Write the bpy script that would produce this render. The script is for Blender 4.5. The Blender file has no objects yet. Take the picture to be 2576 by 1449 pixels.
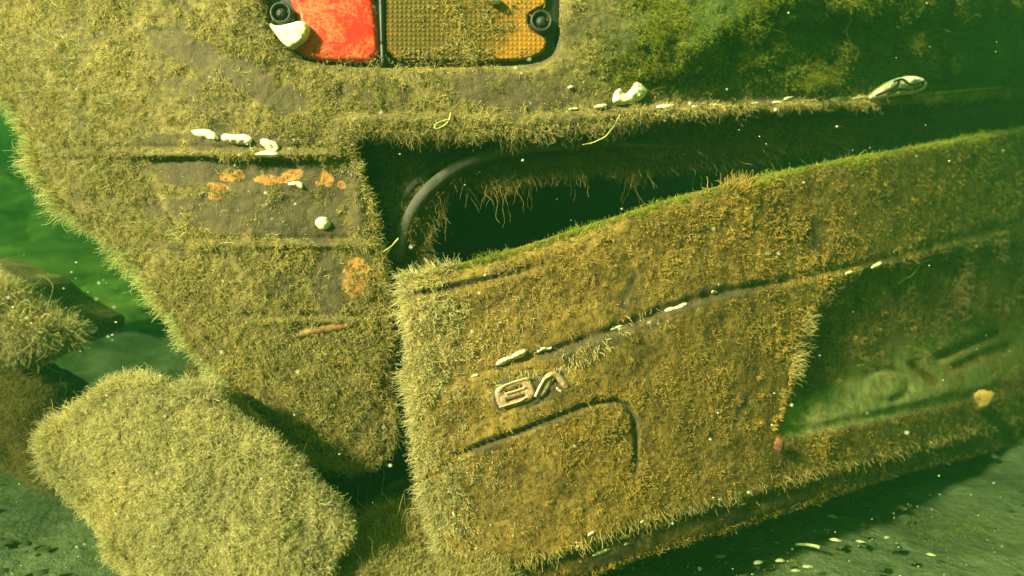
import bpy, math, random
import numpy as np
from mathutils import Vector

random.seed(7)
RNG = np.random.default_rng(11)
S = bpy.context.scene
COL = S.collection

# ------------------------------------------------------------------ camera, light, exposure
FOC = 1839.0                      # focal length in pixels of a 2576 px wide picture
CAMZ, PITCH = 0.45, math.radians(5.0)
CAM = np.array([0.0, 0.0, CAMZ])
FWD = np.array([0.0, math.cos(PITCH), -math.sin(PITCH)])
RGT = np.array([1.0, 0.0, 0.0])
UPV = np.array([0.0, math.sin(PITCH), math.cos(PITCH)])

cd = bpy.data.cameras.new("camera")
cam = bpy.data.objects.new("camera", cd)
COL.objects.link(cam)
cam.location = CAM
cam.rotation_euler = (math.radians(90) - PITCH, 0, 0)
cd.sensor_width = 36.0
cd.lens = 36.0 * FOC / 2576.0
cd.clip_start, cd.clip_end = 0.02, 120.0
cd.dof.use_dof = True
cd.dof.focus_distance = 0.80
cd.dof.aperture_fstop = 4.2
S.camera = cam

SUN_EL, SUN_AZ = 29.0, -47.0      # azimuth: direction the light comes from, seen from behind the camera
world = bpy.data.worlds.new("World")
S.world = world
world.use_nodes = True
wn = world.node_tree
wn.nodes.clear()
sky = wn.nodes.new("ShaderNodeTexSky")
sky.sky_type = 'NISHITA'
sky.sun_disc = False
sky.sun_elevation = math.radians(SUN_EL)
sky.sun_rotation = math.radians(180 - SUN_AZ)
tint = wn.nodes.new("ShaderNodeMix")
tint.data_type = 'RGBA'
tint.blend_type = 'MULTIPLY'
tint.inputs[0].default_value = 1.0
tint.inputs[7].default_value = (0.62, 1.0, 0.10, 1)
bg = wn.nodes.new("ShaderNodeBackground")
bg.inputs[1].default_value = 0.085
wo = wn.nodes.new("ShaderNodeOutputWorld")
wn.links.new(sky.outputs[0], tint.inputs[6])
wn.links.new(tint.outputs[2], bg.inputs[0])
wn.links.new(bg.outputs[0], wo.inputs[0])

sd = bpy.data.lights.new("sun", 'SUN')
sun = bpy.data.objects.new("sun", sd)
COL.objects.link(sun)
sd.energy = 5.0
sd.angle = math.radians(6)   # the water's surface and murk spread the light
sd.color = (1.0, 0.84, 0.60)
az, el = math.radians(SUN_AZ), math.radians(SUN_EL)
to_sun = Vector((math.sin(az) * math.cos(el), -math.cos(az) * math.cos(el), math.sin(el)))
sun.rotation_euler = to_sun.to_track_quat('Z', 'Y').to_euler()

S.view_settings.view_transform = 'Standard'
S.view_settings.look = 'None'
S.view_settings.exposure = 3.1
S.view_settings.gamma = 1.0
S.view_settings.use_curve_mapping = False
S.render.engine = 'CYCLES'
S.cycles.max_bounces = 5
S.cycles.diffuse_bounces = 2
S.cycles.glossy_bounces = 2
S.cycles.volume_bounces = 1
S.cycles.transparent_max_bounces = 8

# ------------------------------------------------------------------ numeric helpers
def P(x, y, D):
    """point of the place seen at picture position (x, y), D metres ahead"""
    x = np.asarray(x, float); y = np.asarray(y, float); D = np.asarray(D, float)
    a = ((x - 1288.0) / FOC)[..., None]
    b = ((y - 724.5) / FOC)[..., None]
    return CAM + D[..., None] * (FWD + a * RGT - b * UPV)

_T = RNG.random((64, 64, 64))
def vnoise(p):
    i = np.floor(p).astype(int); f = p - i
    f = f * f * (3 - 2 * f)
    i0 = i % 64; i1 = (i + 1) % 64
    x0, y0, z0 = i0[..., 0], i0[..., 1], i0[..., 2]
    x1, y1, z1 = i1[..., 0], i1[..., 1], i1[..., 2]
    u, v, w = f[..., 0], f[..., 1], f[..., 2]
    def L(a, b, t): return a + (b - a) * t
    return L(L(L(_T[x0, y0, z0], _T[x1, y0, z0], u), L(_T[x0, y1, z0], _T[x1, y1, z0], u), v),
             L(L(_T[x0, y0, z1], _T[x1, y0, z1], u), L(_T[x0, y1, z1], _T[x1, y1, z1], u), v), w)

def fbm(p, freq, octs=4, gain=0.5):
    s = 0.0; a = 1.0; t = 0.0
    q = np.asarray(p) * freq + 31.7
    for _ in range(octs):
        s = s + a * (vnoise(q) - 0.5); t += a; a *= gain; q = q * 2.03 + 11.3
    return s / t * 2.0           # about -1..1

def sstep(a, b, x):
    t = np.clip((x - a) / (b - a), 0, 1)
    return t * t * (3 - 2 * t)

def smooth_poly(pts, n=2):
    p = np.array(pts, float)
    for _ in range(n):
        q = np.roll(p, -1, 0)
        p = np.stack([p * 0.75 + q * 0.25, p * 0.25 + q * 0.75], 1).reshape(-1, 2)
    return p

def inside(poly, x, y):
    r = np.zeros(x.shape, bool)
    a = poly; b = np.roll(poly, -1, 0)
    for (ax, ay), (bx, by) in zip(a, b):
        if ay == by: continue
        c = ((ay > y) != (by > y)) & (x < (bx - ax) * (y - ay) / (by - ay) + ax)
        r ^= c
    return r

def dist_line(pts, x, y, closed=False):
    """distance to a polyline and nearest point"""
    p = np.array(pts, float)
    q = np.roll(p, -1, 0) if closed else p[1:]
    if not closed: p = p[:-1]
    best = np.full(x.shape, 1e9); bx = x.copy(); by = y.copy()
    for (ax, ay), (cx, cy) in zip(p, q):
        dx, dy = cx - ax, cy - ay
        l2 = dx * dx + dy * dy
        if l2 == 0: continue
        t = np.clip(((x - ax) * dx + (y - ay) * dy) / l2, 0, 1)
        nx, ny = ax + t * dx, ay + t * dy
        d = np.hypot(x - nx, y - ny)
        m = d < best
        best = np.where(m, d, best); bx = np.where(m, nx, bx); by = np.where(m, ny, by)
    return best, bx, by

def interp(x, xs, ys):
    return np.interp(x, xs, ys)

# ------------------------------------------------------------------ object helpers
def link(o, parent=None):
    COL.objects.link(o)
    if parent is not None: o.parent = parent
    return o

def tag(o, label=None, cat=None, group=None, kind=None):
    if label: o['label'] = label
    if cat: o['category'] = cat
    if group: o['group'] = group
    if kind: o['kind'] = kind
    return o

def thing(name, label, cat, group=None):
    return tag(link(bpy.data.objects.new(name, None)), label, cat, group)

def mesh_obj(name, V, F, mat, parent=None, smooth=True, attrs=None):
    me = bpy.data.meshes.new(name)
    V = np.asarray(V, float)
    me.from_pydata(V.tolist(), [], [tuple(int(i) for i in f) for f in F])
    me.update()
    if smooth: me.polygons.foreach_set('use_smooth', [True] * len(me.polygons))
    for k, v in (attrs or {}).items():
        at = me.attributes.new(k, 'FLOAT', 'POINT')
        at.data.foreach_set('value', np.asarray(v, np.float32))
    if mat: me.materials.append(mat)
    return link(bpy.data.objects.new(name, me), parent)

class Panel:
    """A sheet of bodywork with rolled edges, dents, relief and real thickness."""
    def __init__(s, poly, depth, roll=0.012, thick=0.05, amp=0.004, freq=40, holes=(), relief=None,
                 step=8, smooth=2, back=None, lump=0.0, jag=0.0):
        s.poly = smooth_poly(poly, smooth) if smooth else np.array(poly, float)
        if jag:
            q = np.stack([s.poly[:, 0] * .02, s.poly[:, 1] * .02, s.poly[:, 0] * 0], 1)
            s.poly = s.poly + np.stack([fbm(q, 1.0), fbm(q + 50, 1.0)], 1) * jag
        s.holes = [smooth_poly(h, 2) for h in holes]
        s.depth, s.roll, s.thick, s.amp, s.freq, s.relief, s.step = depth, roll, thick, amp, freq, relief, step
        s.lump = lump
    def isin(s, x, y):
        m = inside(s.poly, x, y)
        for h in s.holes: m &= ~inside(h, x, y)
        return m
    def edge(s, x, y):
        d, bx, by = dist_line(s.poly, x, y, True)
        for h in s.holes:
            d2, cx, cy = dist_line(h, x, y, True)
            m = d2 < d
            d = np.where(m, d2, d); bx = np.where(m, cx, bx); by = np.where(m, cy, by)
        return d, bx, by
    def D(s, x, y, edge=None):
        d = s.depth(x, y)
        if s.relief is not None: d = d + s.relief(x, y)
        p = P(x, y, d)
        if s.amp: d = d - s.amp * fbm(p, s.freq, 4, 0.55) - s.amp * 0.45 * fbm(p, s.freq * 4.5, 2, 0.6)
        if s.lump: d = d - s.lump * fbm(p, 9, 2)
        e = (s.edge(x, y)[0] if edge is None else edge) * d / FOC
        r = s.roll
        t = np.clip(e / r, 0, 1)
        return d + r * (1 - np.sqrt(np.clip(1 - (1 - t) ** 2, 0, 1)))
    def surf(s, x, y):
        x = np.asarray(x, float); y = np.asarray(y, float)
        return P(x, y, s.D(x, y))
    def _raster(s):
        if hasattr(s, '_R'): return
        s.rh = 3.0
        x0 = max(s.poly[:, 0].min() - 12, -75); x1 = min(s.poly[:, 0].max() + 12, 2655)
        y0 = max(s.poly[:, 1].min() - 12, -75); y1 = min(s.poly[:, 1].max() + 12, 1525)
        s.rx = np.arange(x0, x1, s.rh); s.ry = np.arange(y0, y1, s.rh)
        X, Y = np.meshgrid(s.rx, s.ry)
        s._R = s.D(X, Y); s._I = s.isin(X, Y)
    def fsurf(s, x, y):
        s._raster()
        u = np.clip((x - s.rx[0]) / s.rh, 0, len(s.rx) - 1.001); v = np.clip((y - s.ry[0]) / s.rh, 0, len(s.ry) - 1.001)
        i = u.astype(int); j = v.astype(int); a = u - i; b = v - j
        R = s._R
        d = (R[j, i] * (1 - a) + R[j, i + 1] * a) * (1 - b) + (R[j + 1, i] * (1 - a) + R[j + 1, i + 1] * a) * b
        return P(x, y, d)
    def fin(s, x, y):
        s._raster()
        i = np.clip(((x - s.rx[0]) / s.rh).round().astype(int), 0, len(s.rx) - 1); j = np.clip(((y - s.ry[0]) / s.rh).round().astype(int), 0, len(s.ry) - 1)
        return s._I[j, i]
    def fnormal(s, x, y, e=3.0):
        a = s.fsurf(x + e, y) - s.fsurf(x - e, y)
        b = s.fsurf(x, y + e) - s.fsurf(x, y - e)
        n = np.cross(b, a)
        n /= np.linalg.norm(n, axis=-1, keepdims=True) + 1e-9
        f = np.sign((n * (CAM - s.fsurf(x, y))).sum(-1, keepdims=True)); f[f == 0] = 1
        return n * f
    def normal(s, x, y, e=3.0):
        a = s.surf(x + e, y) - s.surf(x - e, y)
        b = s.surf(x, y + e) - s.surf(x, y - e)
        n = np.cross(b, a)
        n /= np.linalg.norm(n, axis=-1, keepdims=True) + 1e-9
        v = CAM - s.surf(x, y)
        f = np.sign((n * v).sum(-1, keepdims=True)); f[f == 0] = 1
        return n * f
    def build(s, name, mat, parent=None, cover=None, extra=None):
        h = s.step
        x0, y0 = s.poly.min(0) - h; x1, y1 = s.poly.max(0) + h
        gx = np.arange(x0, x1 + h, h); gy = np.arange(y0, y1 + h, h)
        X, Y = np.meshgrid(gx, gy)
        IN = s.isin(X, Y)
        q = IN[:-1, :-1] & IN[1:, :-1] & IN[:-1, 1:] & IN[1:, 1:]
        nx = X.shape[1]
        jj, ii = np.nonzero(q)
        a = jj * nx + ii
        F = np.stack([a, a + nx, a + nx + 1, a + 1], 1)
        used, inv = np.unique(F, return_inverse=True)
        F = inv.reshape(F.shape)
        x = X.ravel()[used]; y = Y.ravel()[used]
        E = np.concatenate([F[:, [0, 1]], F[:, [1, 2]], F[:, [2, 3]], F[:, [3, 0]]])
        key = np.sort(E, 1); kk = key[:, 0].astype(np.int64) * len(x) + key[:, 1]
        u, idx, cnt = np.unique(kk, return_index=True, return_counts=True)
        BE = E[idx[cnt == 1]]
        bv = np.unique(BE)
        ed, bx, by = s.edge(x, y)
        x[bv] = bx[bv]; y[bv] = by[bv]; ed[bv] = 0
        V = P(x, y, s.D(x, y, ed))
        # skirt going back into the water: the sheet's thickness
        cx, cy = x.mean(), y.mean()
        back = V[bv] + np.array([0, 1, 0]) * s.thick
        m = {int(b): len(x) + k for k, b in enumerate(bv)}
        SK = [(int(e[1]), int(e[0]), m[int(e[0])], m[int(e[1])]) for e in BE]
        V2 = np.concatenate([V, back])
        at = {}
        if cover is not None: at['cover'] = np.concatenate([cover(x, y, V), np.full(len(bv), 0.8)])
        if extra:
            for k, fn in extra.items(): at[k] = np.concatenate([fn(x, y, V), np.zeros(len(bv))])
        F = [tuple(f) for f in F.tolist()] + SK
        s.obj = mesh_obj(name, V2, F, mat, parent, attrs=at)
        return s.obj

def hair_obj(name, pts, rad, mat, parent, kind='stuff'):
    n, k, _ = pts.shape
    hc = bpy.data.hair_curves.new(name)
    hc.add_curves([k] * n)
    hc.points.foreach_set('position', pts.astype(np.float32).ravel())
    at = hc.attributes.get('radius') or hc.attributes.new('radius', 'FLOAT', 'POINT')
    at.data.foreach_set('value', rad.astype(np.float32).ravel())
    hc.materials.append(mat)
    o = link(bpy.data.objects.new(name, hc), parent)
    o['kind'] = kind
    return o

def strands(root, nrm, length, droop=0.3, curl=0.9, k=6, flow=(0, 0, 0), rad=0.00022):
    n = len(root)
    d = nrm + RNG.normal(0, 0.85, (n, 3))
    d /= np.linalg.norm(d, axis=1, keepdims=True)
    pts = np.zeros((n, k, 3)); pts[:, 0] = root - nrm * 0.001
    seg = (length / (k - 1))[:, None]
    g = np.array([0, 0, -1.0]); fl = np.array(flow, float)
    for j in range(1, k):
        d = d + RNG.normal(0, curl * 0.5, (n, 3)) + g * droop * 0.35 + fl * 0.3 + nrm * 0.12
        d /= np.linalg.norm(d, axis=1, keepdims=True)
        pts[:, j] = pts[:, j - 1] + d * seg
    r = rad * RNG.uniform(0.6, 1.35, (n, 1)) * np.linspace(1.15, 0.45, k)[None, :]
    return pts, r

def grow(pn, n, parent, mat, cover, lmin=0.004, lmax=0.012, droop=0.3, curl=0.9, flow=(0, 0, 0), fringe=0,
         flen=0.022, rad=0.00023, box=None, fsel=None, wildp=0.012):
    """algae filaments rooted all over a panel, longer along its rim"""
    x0, y0 = pn.poly.min(0); x1, y1 = pn.poly.max(0)
    x0 = max(x0, -60); y0 = max(y0, -60); x1 = min(x1, 2640); y1 = min(y1, 1510)
    if box: x0, y0, x1, y1 = box
    m = int(n * 1.0)
    x = RNG.uniform(x0, x1, m * 2); y = RNG.uniform(y0, y1, m * 2)
    ok = pn.fin(x, y); x, y = x[ok], y[ok]
    p = pn.fsurf(x, y)
    c = cover(x, y, p)
    clump = fbm(p, 60, 2, 0.7) * 0.6 + fbm(p, 230, 2, 0.7) * 1.0
    keep = RNG.random(len(x)) < np.clip(c, 0, 1) * np.clip(0.56 + clump * 2.8, 0.0, 1)
    x, y, p, c, clump = x[keep], y[keep], p[keep], c[keep], clump[keep]
    nr = pn.fnormal(x, y)
    # neighbouring filaments lean together in tufts
    lean = np.stack([fbm(p + 3.1, 120, 2), fbm(p + 7.7, 120, 2), fbm(p + 9.9, 120, 2)], 1)
    nr2 = nr + lean * 0.9
    nr2 /= np.linalg.norm(nr2, axis=1, keepdims=True)
    L = RNG.uniform(lmin, lmax, len(x)) * (0.55 + 0.9 * np.clip(0.5 + clump, 0, 1)) * (0.5 + 0.5 * np.clip(c, 0, 1))
    L *= 0.45 + 1.5 * np.clip(fbm(p, 13, 3) + .45, 0, 1) ** 1.5
    L *= np.clip(np.linalg.norm(p - CAM, axis=1) / 0.85, 0.9, 2.2)
    wild = RNG.random(len(x)) < wildp
    L[wild] *= 2.6
    pts, r = strands(p, nr2, L, droop, curl, 6, flow, rad)
    if fringe:
        P0 = pn.poly; P1 = np.roll(P0, -1, 0)
        sl = np.hypot(*(P1 - P0).T); cum = np.cumsum(sl) / sl.sum()
        k = np.searchsorted(cum, RNG.random(fringe * 2)); k = np.clip(k, 0, len(P0) - 1)
        t = RNG.random(len(k))[:, None]
        b = P0[k] * (1 - t) + P0[k] * 0 + P1[k] * t
        tn = (P1 - P0)[k]; nn = np.stack([tn[:, 1], -tn[:, 0]], 1); nn /= np.linalg.norm(nn, axis=1, keepdims=True) + 1e-9
        test = pn.fin(b[:, 0] + nn[:, 0] * 6, b[:, 1] + nn[:, 1] * 6)
        nn[test] *= -1
        inn = RNG.uniform(1, 14, len(k))[:, None]
        b2 = b - nn * inn
        ok = pn.fin(b2[:, 0], b2[:, 1]) & (b[:, 0] > -60) & (b[:, 0] < 2640) & (b[:, 1] > -60) & (b[:, 1] < 1510)
        if fsel is not None: ok &= RNG.random(len(k)) < fsel(b[:, 0], b[:, 1])
        b2, nn = b2[ok], nn[ok]
        p = pn.fsurf(b2[:, 0], b2[:, 1])
        out = nn[:, :1] * RGT - nn[:, 1:] * UPV
        dr = out * 1.0 + pn.fnormal(b2[:, 0], b2[:, 1]) * 0.5
        lean = np.stack([fbm(p + 3.1, 60, 2), fbm(p + 7.7, 60, 2), fbm(p + 9.9, 60, 2)], 1)
        dr = dr + lean * 0.9
        dr /= np.linalg.norm(dr, axis=1, keepdims=True)
        L = RNG.uniform(0.35, 1.0, len(b2)) * flen * (0.55 + 0.9 * np.clip(0.5 + fbm(p, 35, 2), 0, 1))
        q, r2 = strands(p, dr, L, droop * 0.7, curl * 0.6, 6, flow, rad)
        pts = np.concatenate([pts, q]); r = np.concatenate([r, r2])
    return hair_obj("algae", pts, r, mat, parent)

def tube(name, pts, rad, mat, parent=None, seg=10, flat=1.0):
    pts = np.asarray(pts, float); n = len(pts)
    rad = np.broadcast_to(np.asarray(rad, float), (n,))
    V = []; F = []
    up = np.array([0.1, -1.0, 0.15])
    for i in range(n):
        t = pts[min(i + 1, n - 1)] - pts[max(i - 1, 0)]
        t /= np.linalg.norm(t) + 1e-9
        a = np.cross(t, up); a /= np.linalg.norm(a) + 1e-9
        b = np.cross(a, t)
        for j in range(seg):
            an = 2 * math.pi * j / seg
            V.append(pts[i] + rad[i] * (math.cos(an) * a + flat * math.sin(an) * b))
    for i in range(n - 1):
        for j in range(seg):
            k = (j + 1) % seg
            F.append((i * seg + j, i * seg + k, (i + 1) * seg + k, (i + 1) * seg + j))
    F.append(tuple(range(seg - 1, -1, -1))); F.append(tuple((n - 1) * seg + j for j in range(seg)))
    return mesh_obj(name, V, F, mat, parent)

def spline(pts, n):
    p = np.array(pts, float)
    t = np.r_[0, np.cumsum(np.hypot(*np.diff(p[:, :2], axis=0).T))]
    t /= t[-1]; u = np.linspace(0, 1, n)
    out = np.stack([np.interp(u, t, p[:, i]) for i in range(p.shape[1])], 1)
    for _ in range(2):
        out[1:-1] = (out[:-2] + 2 * out[1:-1] + out[2:]) / 4
    return out

# ------------------------------------------------------------------ materials
class NT:
    def __init__(s, name):
        s.m = bpy.data.materials.new(name); s.m.use_nodes = True
        s.t = s.m.node_tree; s.t.nodes.clear()
        s.out = s.t.nodes.new("ShaderNodeOutputMaterial")
    def n(s, kind, **kw):
        o = s.t.nodes.new("ShaderNode" + kind)
        for k, v in kw.items(): setattr(o, k, v)
        return o
    def l(s, a, b): s.t.links.new(a, b)
    def noise(s, scale, detail=4, rough=0.6, dist=0.0, vec=None):
        o = s.n("TexNoise"); o.inputs['Scale'].default_value = scale; o.inputs['Detail'].default_value = detail
        o.inputs['Roughness'].default_value = rough; o.inputs['Distortion'].default_value = dist
        s.l(vec if vec is not None else s.pos(), o.inputs['Vector'])
        return o.outputs['Fac']
    def pos(s):
        if not hasattr(s, '_p'): s._p = s.n("NewGeometry").outputs['Position']
        return s._p
    def ramp(s, fac, stops):
        r = s.n("ValToRGB"); s.l(fac, r.inputs[0])
        e = r.color_ramp.elements
        while len(e) < len(stops): e.new(0.5)
        for i, (p, c) in enumerate(stops):
            e[i].position = p; e[i].color = (c, c, c, 1) if isinstance(c, (int, float)) else tuple(c) + (1,)
        return r.outputs[0]
    def mix(s, fac, a, b, mode='MIX'):
        m = s.n("Mix", data_type='RGBA', blend_type=mode)
        for v, i in ((fac, 0), (a, 6), (b, 7)):
            if isinstance(v, (int, float)): m.inputs[i].default_value = v
            elif isinstance(v, tuple): m.inputs[i].default_value = v + (1,)
            else: s.l(v, m.inputs[i])
        return m.outputs[2]
    def math(s, op, a, b=0.0):
        m = s.n("Math", operation=op)
        for v, i in ((a, 0), (b, 1)):
            if isinstance(v, (int, float)): m.inputs[i].default_value = v
            else: s.l(v, m.inputs[i])
        return m.outputs[0]
    def attr(s, name):
        a = s.n("Attribute"); a.attribute_name = name
        return a.outputs['Fac']
    def bump(s, h, strength=0.5, dist=0.002):
        b = s.n("Bump"); b.inputs['Strength'].default_value = strength; b.inputs['Distance'].default_value = dist
        s.l(h, b.inputs['Height']); return b.outputs[0]
    def bsdf(s, col, rough=0.8, normal=None, spec=0.3, **kw):
        b = s.n("BsdfPrincipled")
        if isinstance(col, tuple): b.inputs['Base Color'].default_value = col + (1,)
        else: s.l(col, b.inputs['Base Color'])
        if isinstance(rough, (int, float)): b.inputs['Roughness'].default_value = rough
        else: s.l(rough, b.inputs['Roughness'])
        b.inputs['Specular IOR Level'].default_value = spec
        if normal is not None: s.l(normal, b.inputs['Normal'])
        for k, v in kw.items(): b.inputs[k.replace('_', ' ')].default_value = v
        s.l(b.outputs[0], s.out.inputs[0])
        return b

def m_body(name, dark, mid, light, bare=(0.080, 0.060, 0.034), silt=(0.36, 0.37, 0.13), rust=(0.60, 0.27, 0.07)):
    t = NT(name)
    n1 = t.noise(26, 5, 0.65, 0.4); n2 = t.noise(190, 5, 0.7, 0.6); n3 = t.noise(7, 3, 0.5)
    c = t.ramp(n1, [(0.30, dark), (0.5, mid), (0.72, light)])
    spots = t.ramp(n2, [(0.36, (0.30, 0.30, 0.30)), (0.50, (0.9, 0.9, 0.9)), (0.7, (1.35, 1.3, 1.2))])
    c = t.mix(1.0, c, spots, 'MULTIPLY')
    film = t.noise(60, 5, 0.7)
    bc = t.mix(t.ramp(film, [(0.4, 0.0), (0.75, 0.6)]), bare, mid)
    cov = t.math('ADD', t.attr('cover'), t.math('MULTIPLY', t.math('SUBTRACT', film, 0.5), 0.9))
    c = t.mix(t.ramp(cov, [(0.25, 0.0), (0.55, 1.0)]), bc, c)
    c = t.mix(t.attr('green'), c, t.ramp(n2, [(0.35, (0.018, 0.035, 0.005)), (0.65, (0.075, 0.115, 0.014))]))  # darker green tone paints the light's falloff on the right
    c = t.mix(t.attr('silt'), c, t.mix(t.ramp(t.noise(45, 6, 0.7), [(0.35, 0.0), (0.65, 1.0)]), tuple(v * 0.5 for v in silt), silt))
    rf = t.ramp(t.math('MULTIPLY', t.attr('rust'), t.noise(170, 6, 0.8)), [(0.40, 0.0), (0.50, 1.0)])
    c = t.mix(rf, c, t.mix(film, rust, tuple(v * 0.55 for v in rust)))
    h = t.math('ADD', n2, t.math('MULTIPLY', t.noise(600, 3), 0.5))
    t.bsdf(c, 0.85, t.bump(h, 0.7, 0.004), 0.25)
    return t.m

def m_algae(name, dark, mid, light, tip):
    t = NT(name)
    n1 = t.noise(22, 4, 0.6, 0.4); n2 = t.noise(140, 2, 0.6)
    f = t.math('ADD', t.math('MULTIPLY', n1, 0.62), t.math('MULTIPLY', n2, 0.38))
    c = t.ramp(f, [(0.34, dark), (0.5, mid), (0.66, light)])
    c = t.mix(1.0, c, t.ramp(t.noise(7, 3, 0.6, 0.5), [(0.35, (0.62, 0.62, 0.66)), (0.55, (1.0, 1.0, 1.0)), (0.7, (1.18, 1.12, 1.0))]), 'MULTIPLY')
    hi = t.n("HairInfo")
    c = t.mix(t.math('MULTIPLY', hi.outputs['Intercept'], 0.6), c, tip)
    rn = t.ramp(hi.outputs['Random'], [(0.0, (0.45, 0.45, 0.42)), (0.5, (0.95, 0.95, 0.95)), (1.0, (1.5, 1.42, 1.35))])
    c = t.mix(1.0, c, rn, 'MULTIPLY')
    d = t.n("BsdfDiffuse"); t.l(c, d.inputs[0])
    tr = t.n("BsdfTranslucent"); t.l(c, tr.inputs[0])
    mx = t.n("MixShader"); mx.inputs[0].default_value = 0.22
    t.l(d.outputs[0], mx.inputs[1]); t.l(tr.outputs[0], mx.inputs[2]); t.l(mx.outputs[0], t.out.inputs[0])
    return t.m

def m_plain(name, col, rough=0.6, var=0.3, scale=60, bump=0.3, spec=0.4, **kw):
    t = NT(name)
    n = t.noise(scale, 5, 0.65)
    c = t.mix(1.0, col, t.ramp(n, [(0.3, (1 - var,) * 3), (0.7, (1 + var * .5,) * 3)]), 'MULTIPLY')
    t.bsdf(c, rough, t.bump(n, bump, 0.002), spec, **kw)
    return t.m

M = {}
M['lid'] = m_body('ochre algae crust', (0.070, 0.045, 0.012), (0.22, 0.140, 0.032), (0.34, 0.225, 0.060))
M['body'] = m_body('khaki algae crust', (0.060, 0.050, 0.020), (0.16, 0.125, 0.040), (0.27, 0.21, 0.070))
M['lump'] = m_body('pale algae crust', (0.08, 0.068, 0.025), (0.18, 0.15, 0.055), (0.30, 0.25, 0.09))
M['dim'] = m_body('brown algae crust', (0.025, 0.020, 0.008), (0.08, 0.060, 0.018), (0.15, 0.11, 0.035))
M['h_lid'] = m_algae('ochre algae', (0.16, 0.095, 0.018), (0.44, 0.275, 0.052), (0.64, 0.43, 0.105), (0.60, 0.45, 0.14))
M['h_body'] = m_algae('khaki algae', (0.12, 0.090, 0.030), (0.33, 0.255, 0.080), (0.56, 0.45, 0.16), (0.62, 0.54, 0.23))
M['h_lump'] = m_algae('pale algae', (0.22, 0.18, 0.070), (0.50, 0.42, 0.17), (0.72, 0.62, 0.29), (0.72, 0.66, 0.36))
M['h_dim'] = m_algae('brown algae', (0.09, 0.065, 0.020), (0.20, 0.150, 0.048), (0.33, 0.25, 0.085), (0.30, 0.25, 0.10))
M['h_toplight'] = m_algae('green-toned algae', (0.04, 0.08, 0.006), (0.12, 0.19, 0.014), (0.26, 0.34, 0.035), (0.32, 0.38, 0.06))  # bright green paints the overhead light on the tailgate's top edge
M['h_dimgreen'] = m_algae('dim green growth', (0.05, 0.065, 0.005), (0.13, 0.15, 0.012), (0.26, 0.27, 0.030), (0.25, 0.27, 0.04))  # green growth; its dark tone also paints the weaker light on the right
M['h_wisp'] = m_algae('pale wisps', (0.40, 0.40, 0.14), (0.58, 0.58, 0.22), (0.72, 0.72, 0.34), (0.70, 0.78, 0.34))
M['h_pale'] = m_algae('bleached strand', (0.40, 0.38, 0.14), (0.55, 0.52, 0.2), (0.65, 0.62, 0.28), (0.6, 0.6, 0.3))
M['sponge'] = m_plain('cream sponge', (0.80, 0.76, 0.50), 0.8, 0.28, 110, 0.5, 0.2)
M['rubber'] = m_plain('black rubber', (0.065, 0.062, 0.048), 0.85, 0.5, 70, 0.4)
M['plastic'] = m_plain('black plastic', (0.010, 0.010, 0.008), 0.5, 0.4, 90, 0.3, 0.5)
M['inside'] = m_plain('shade-black interior', (0.012, 0.013, 0.009), 0.9, 0.4, 20, 0.2, 0.1)  # near-black stands in for the shade inside the opening
M['badge'] = m_plain('tarnished copper chrome', (0.60, 0.38, 0.24), 0.5, 0.7, 160, 0.8, 0.5, Metallic=0.35)
M['badge_glint'] = m_plain('painted chrome glint', (0.90, 0.70, 0.38), 0.30, 0.2, 200, 0.1, 0.6, Metallic=0.3)
M['shell'] = m_plain('weathered shell', (0.50, 0.54, 0.28), 0.7, 0.7, 130, 0.6)
M['leaf'] = m_plain('yellow leaf', (0.42, 0.28, 0.06), 0.7, 0.8, 90, 0.4)
M['leaf_red'] = m_plain('red brown leaf', (0.28, 0.11, 0.05), 0.7, 0.8, 110, 0.4)
M['silt'] = m_plain('green silt', (0.28, 0.34, 0.13), 0.9, 0.35, 25, 0.3, 0.1)

def m_lens(name, col, dirt, amount, seedshift):
    t = NT(name)
    mp = t.n("VectorMath", operation='ADD'); t.l(t.pos(), mp.inputs[0]); mp.inputs[1].default_value = (seedshift, 0, 0)
    n = t.noise(24, 6, 0.72, 0.5, mp.outputs[0]); g = t.noise(300, 3, 0.7)
    f = t.math('ADD', n, t.math('MULTIPLY', t.math('SUBTRACT', g, 0.5), 0.35))
    f = t.math('ADD', f, t.math('MULTIPLY', t.attr('cover'), 0.15))
    c = t.mix(t.ramp(f, [(amount, 0.0), (amount + 0.14, 0.95)]), col, dirt)
    c = t.mix(1.0, c, t.ramp(g, [(0.3, (0.75,) * 3), (0.7, (1.2,) * 3)]), 'MULTIPLY')
    t.bsdf(c, 0.5, t.bump(g, 0.25, 0.001), 0.25)
    return t.m
M['red'] = m_lens('red lens', (0.78, 0.018, 0.014), (0.34, 0.13, 0.05), 0.47, 0.0)
M['amber'] = m_lens('amber lens', (0.29, 0.135, 0.010), (0.095, 0.066, 0.012), 0.50, 2.0)

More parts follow.
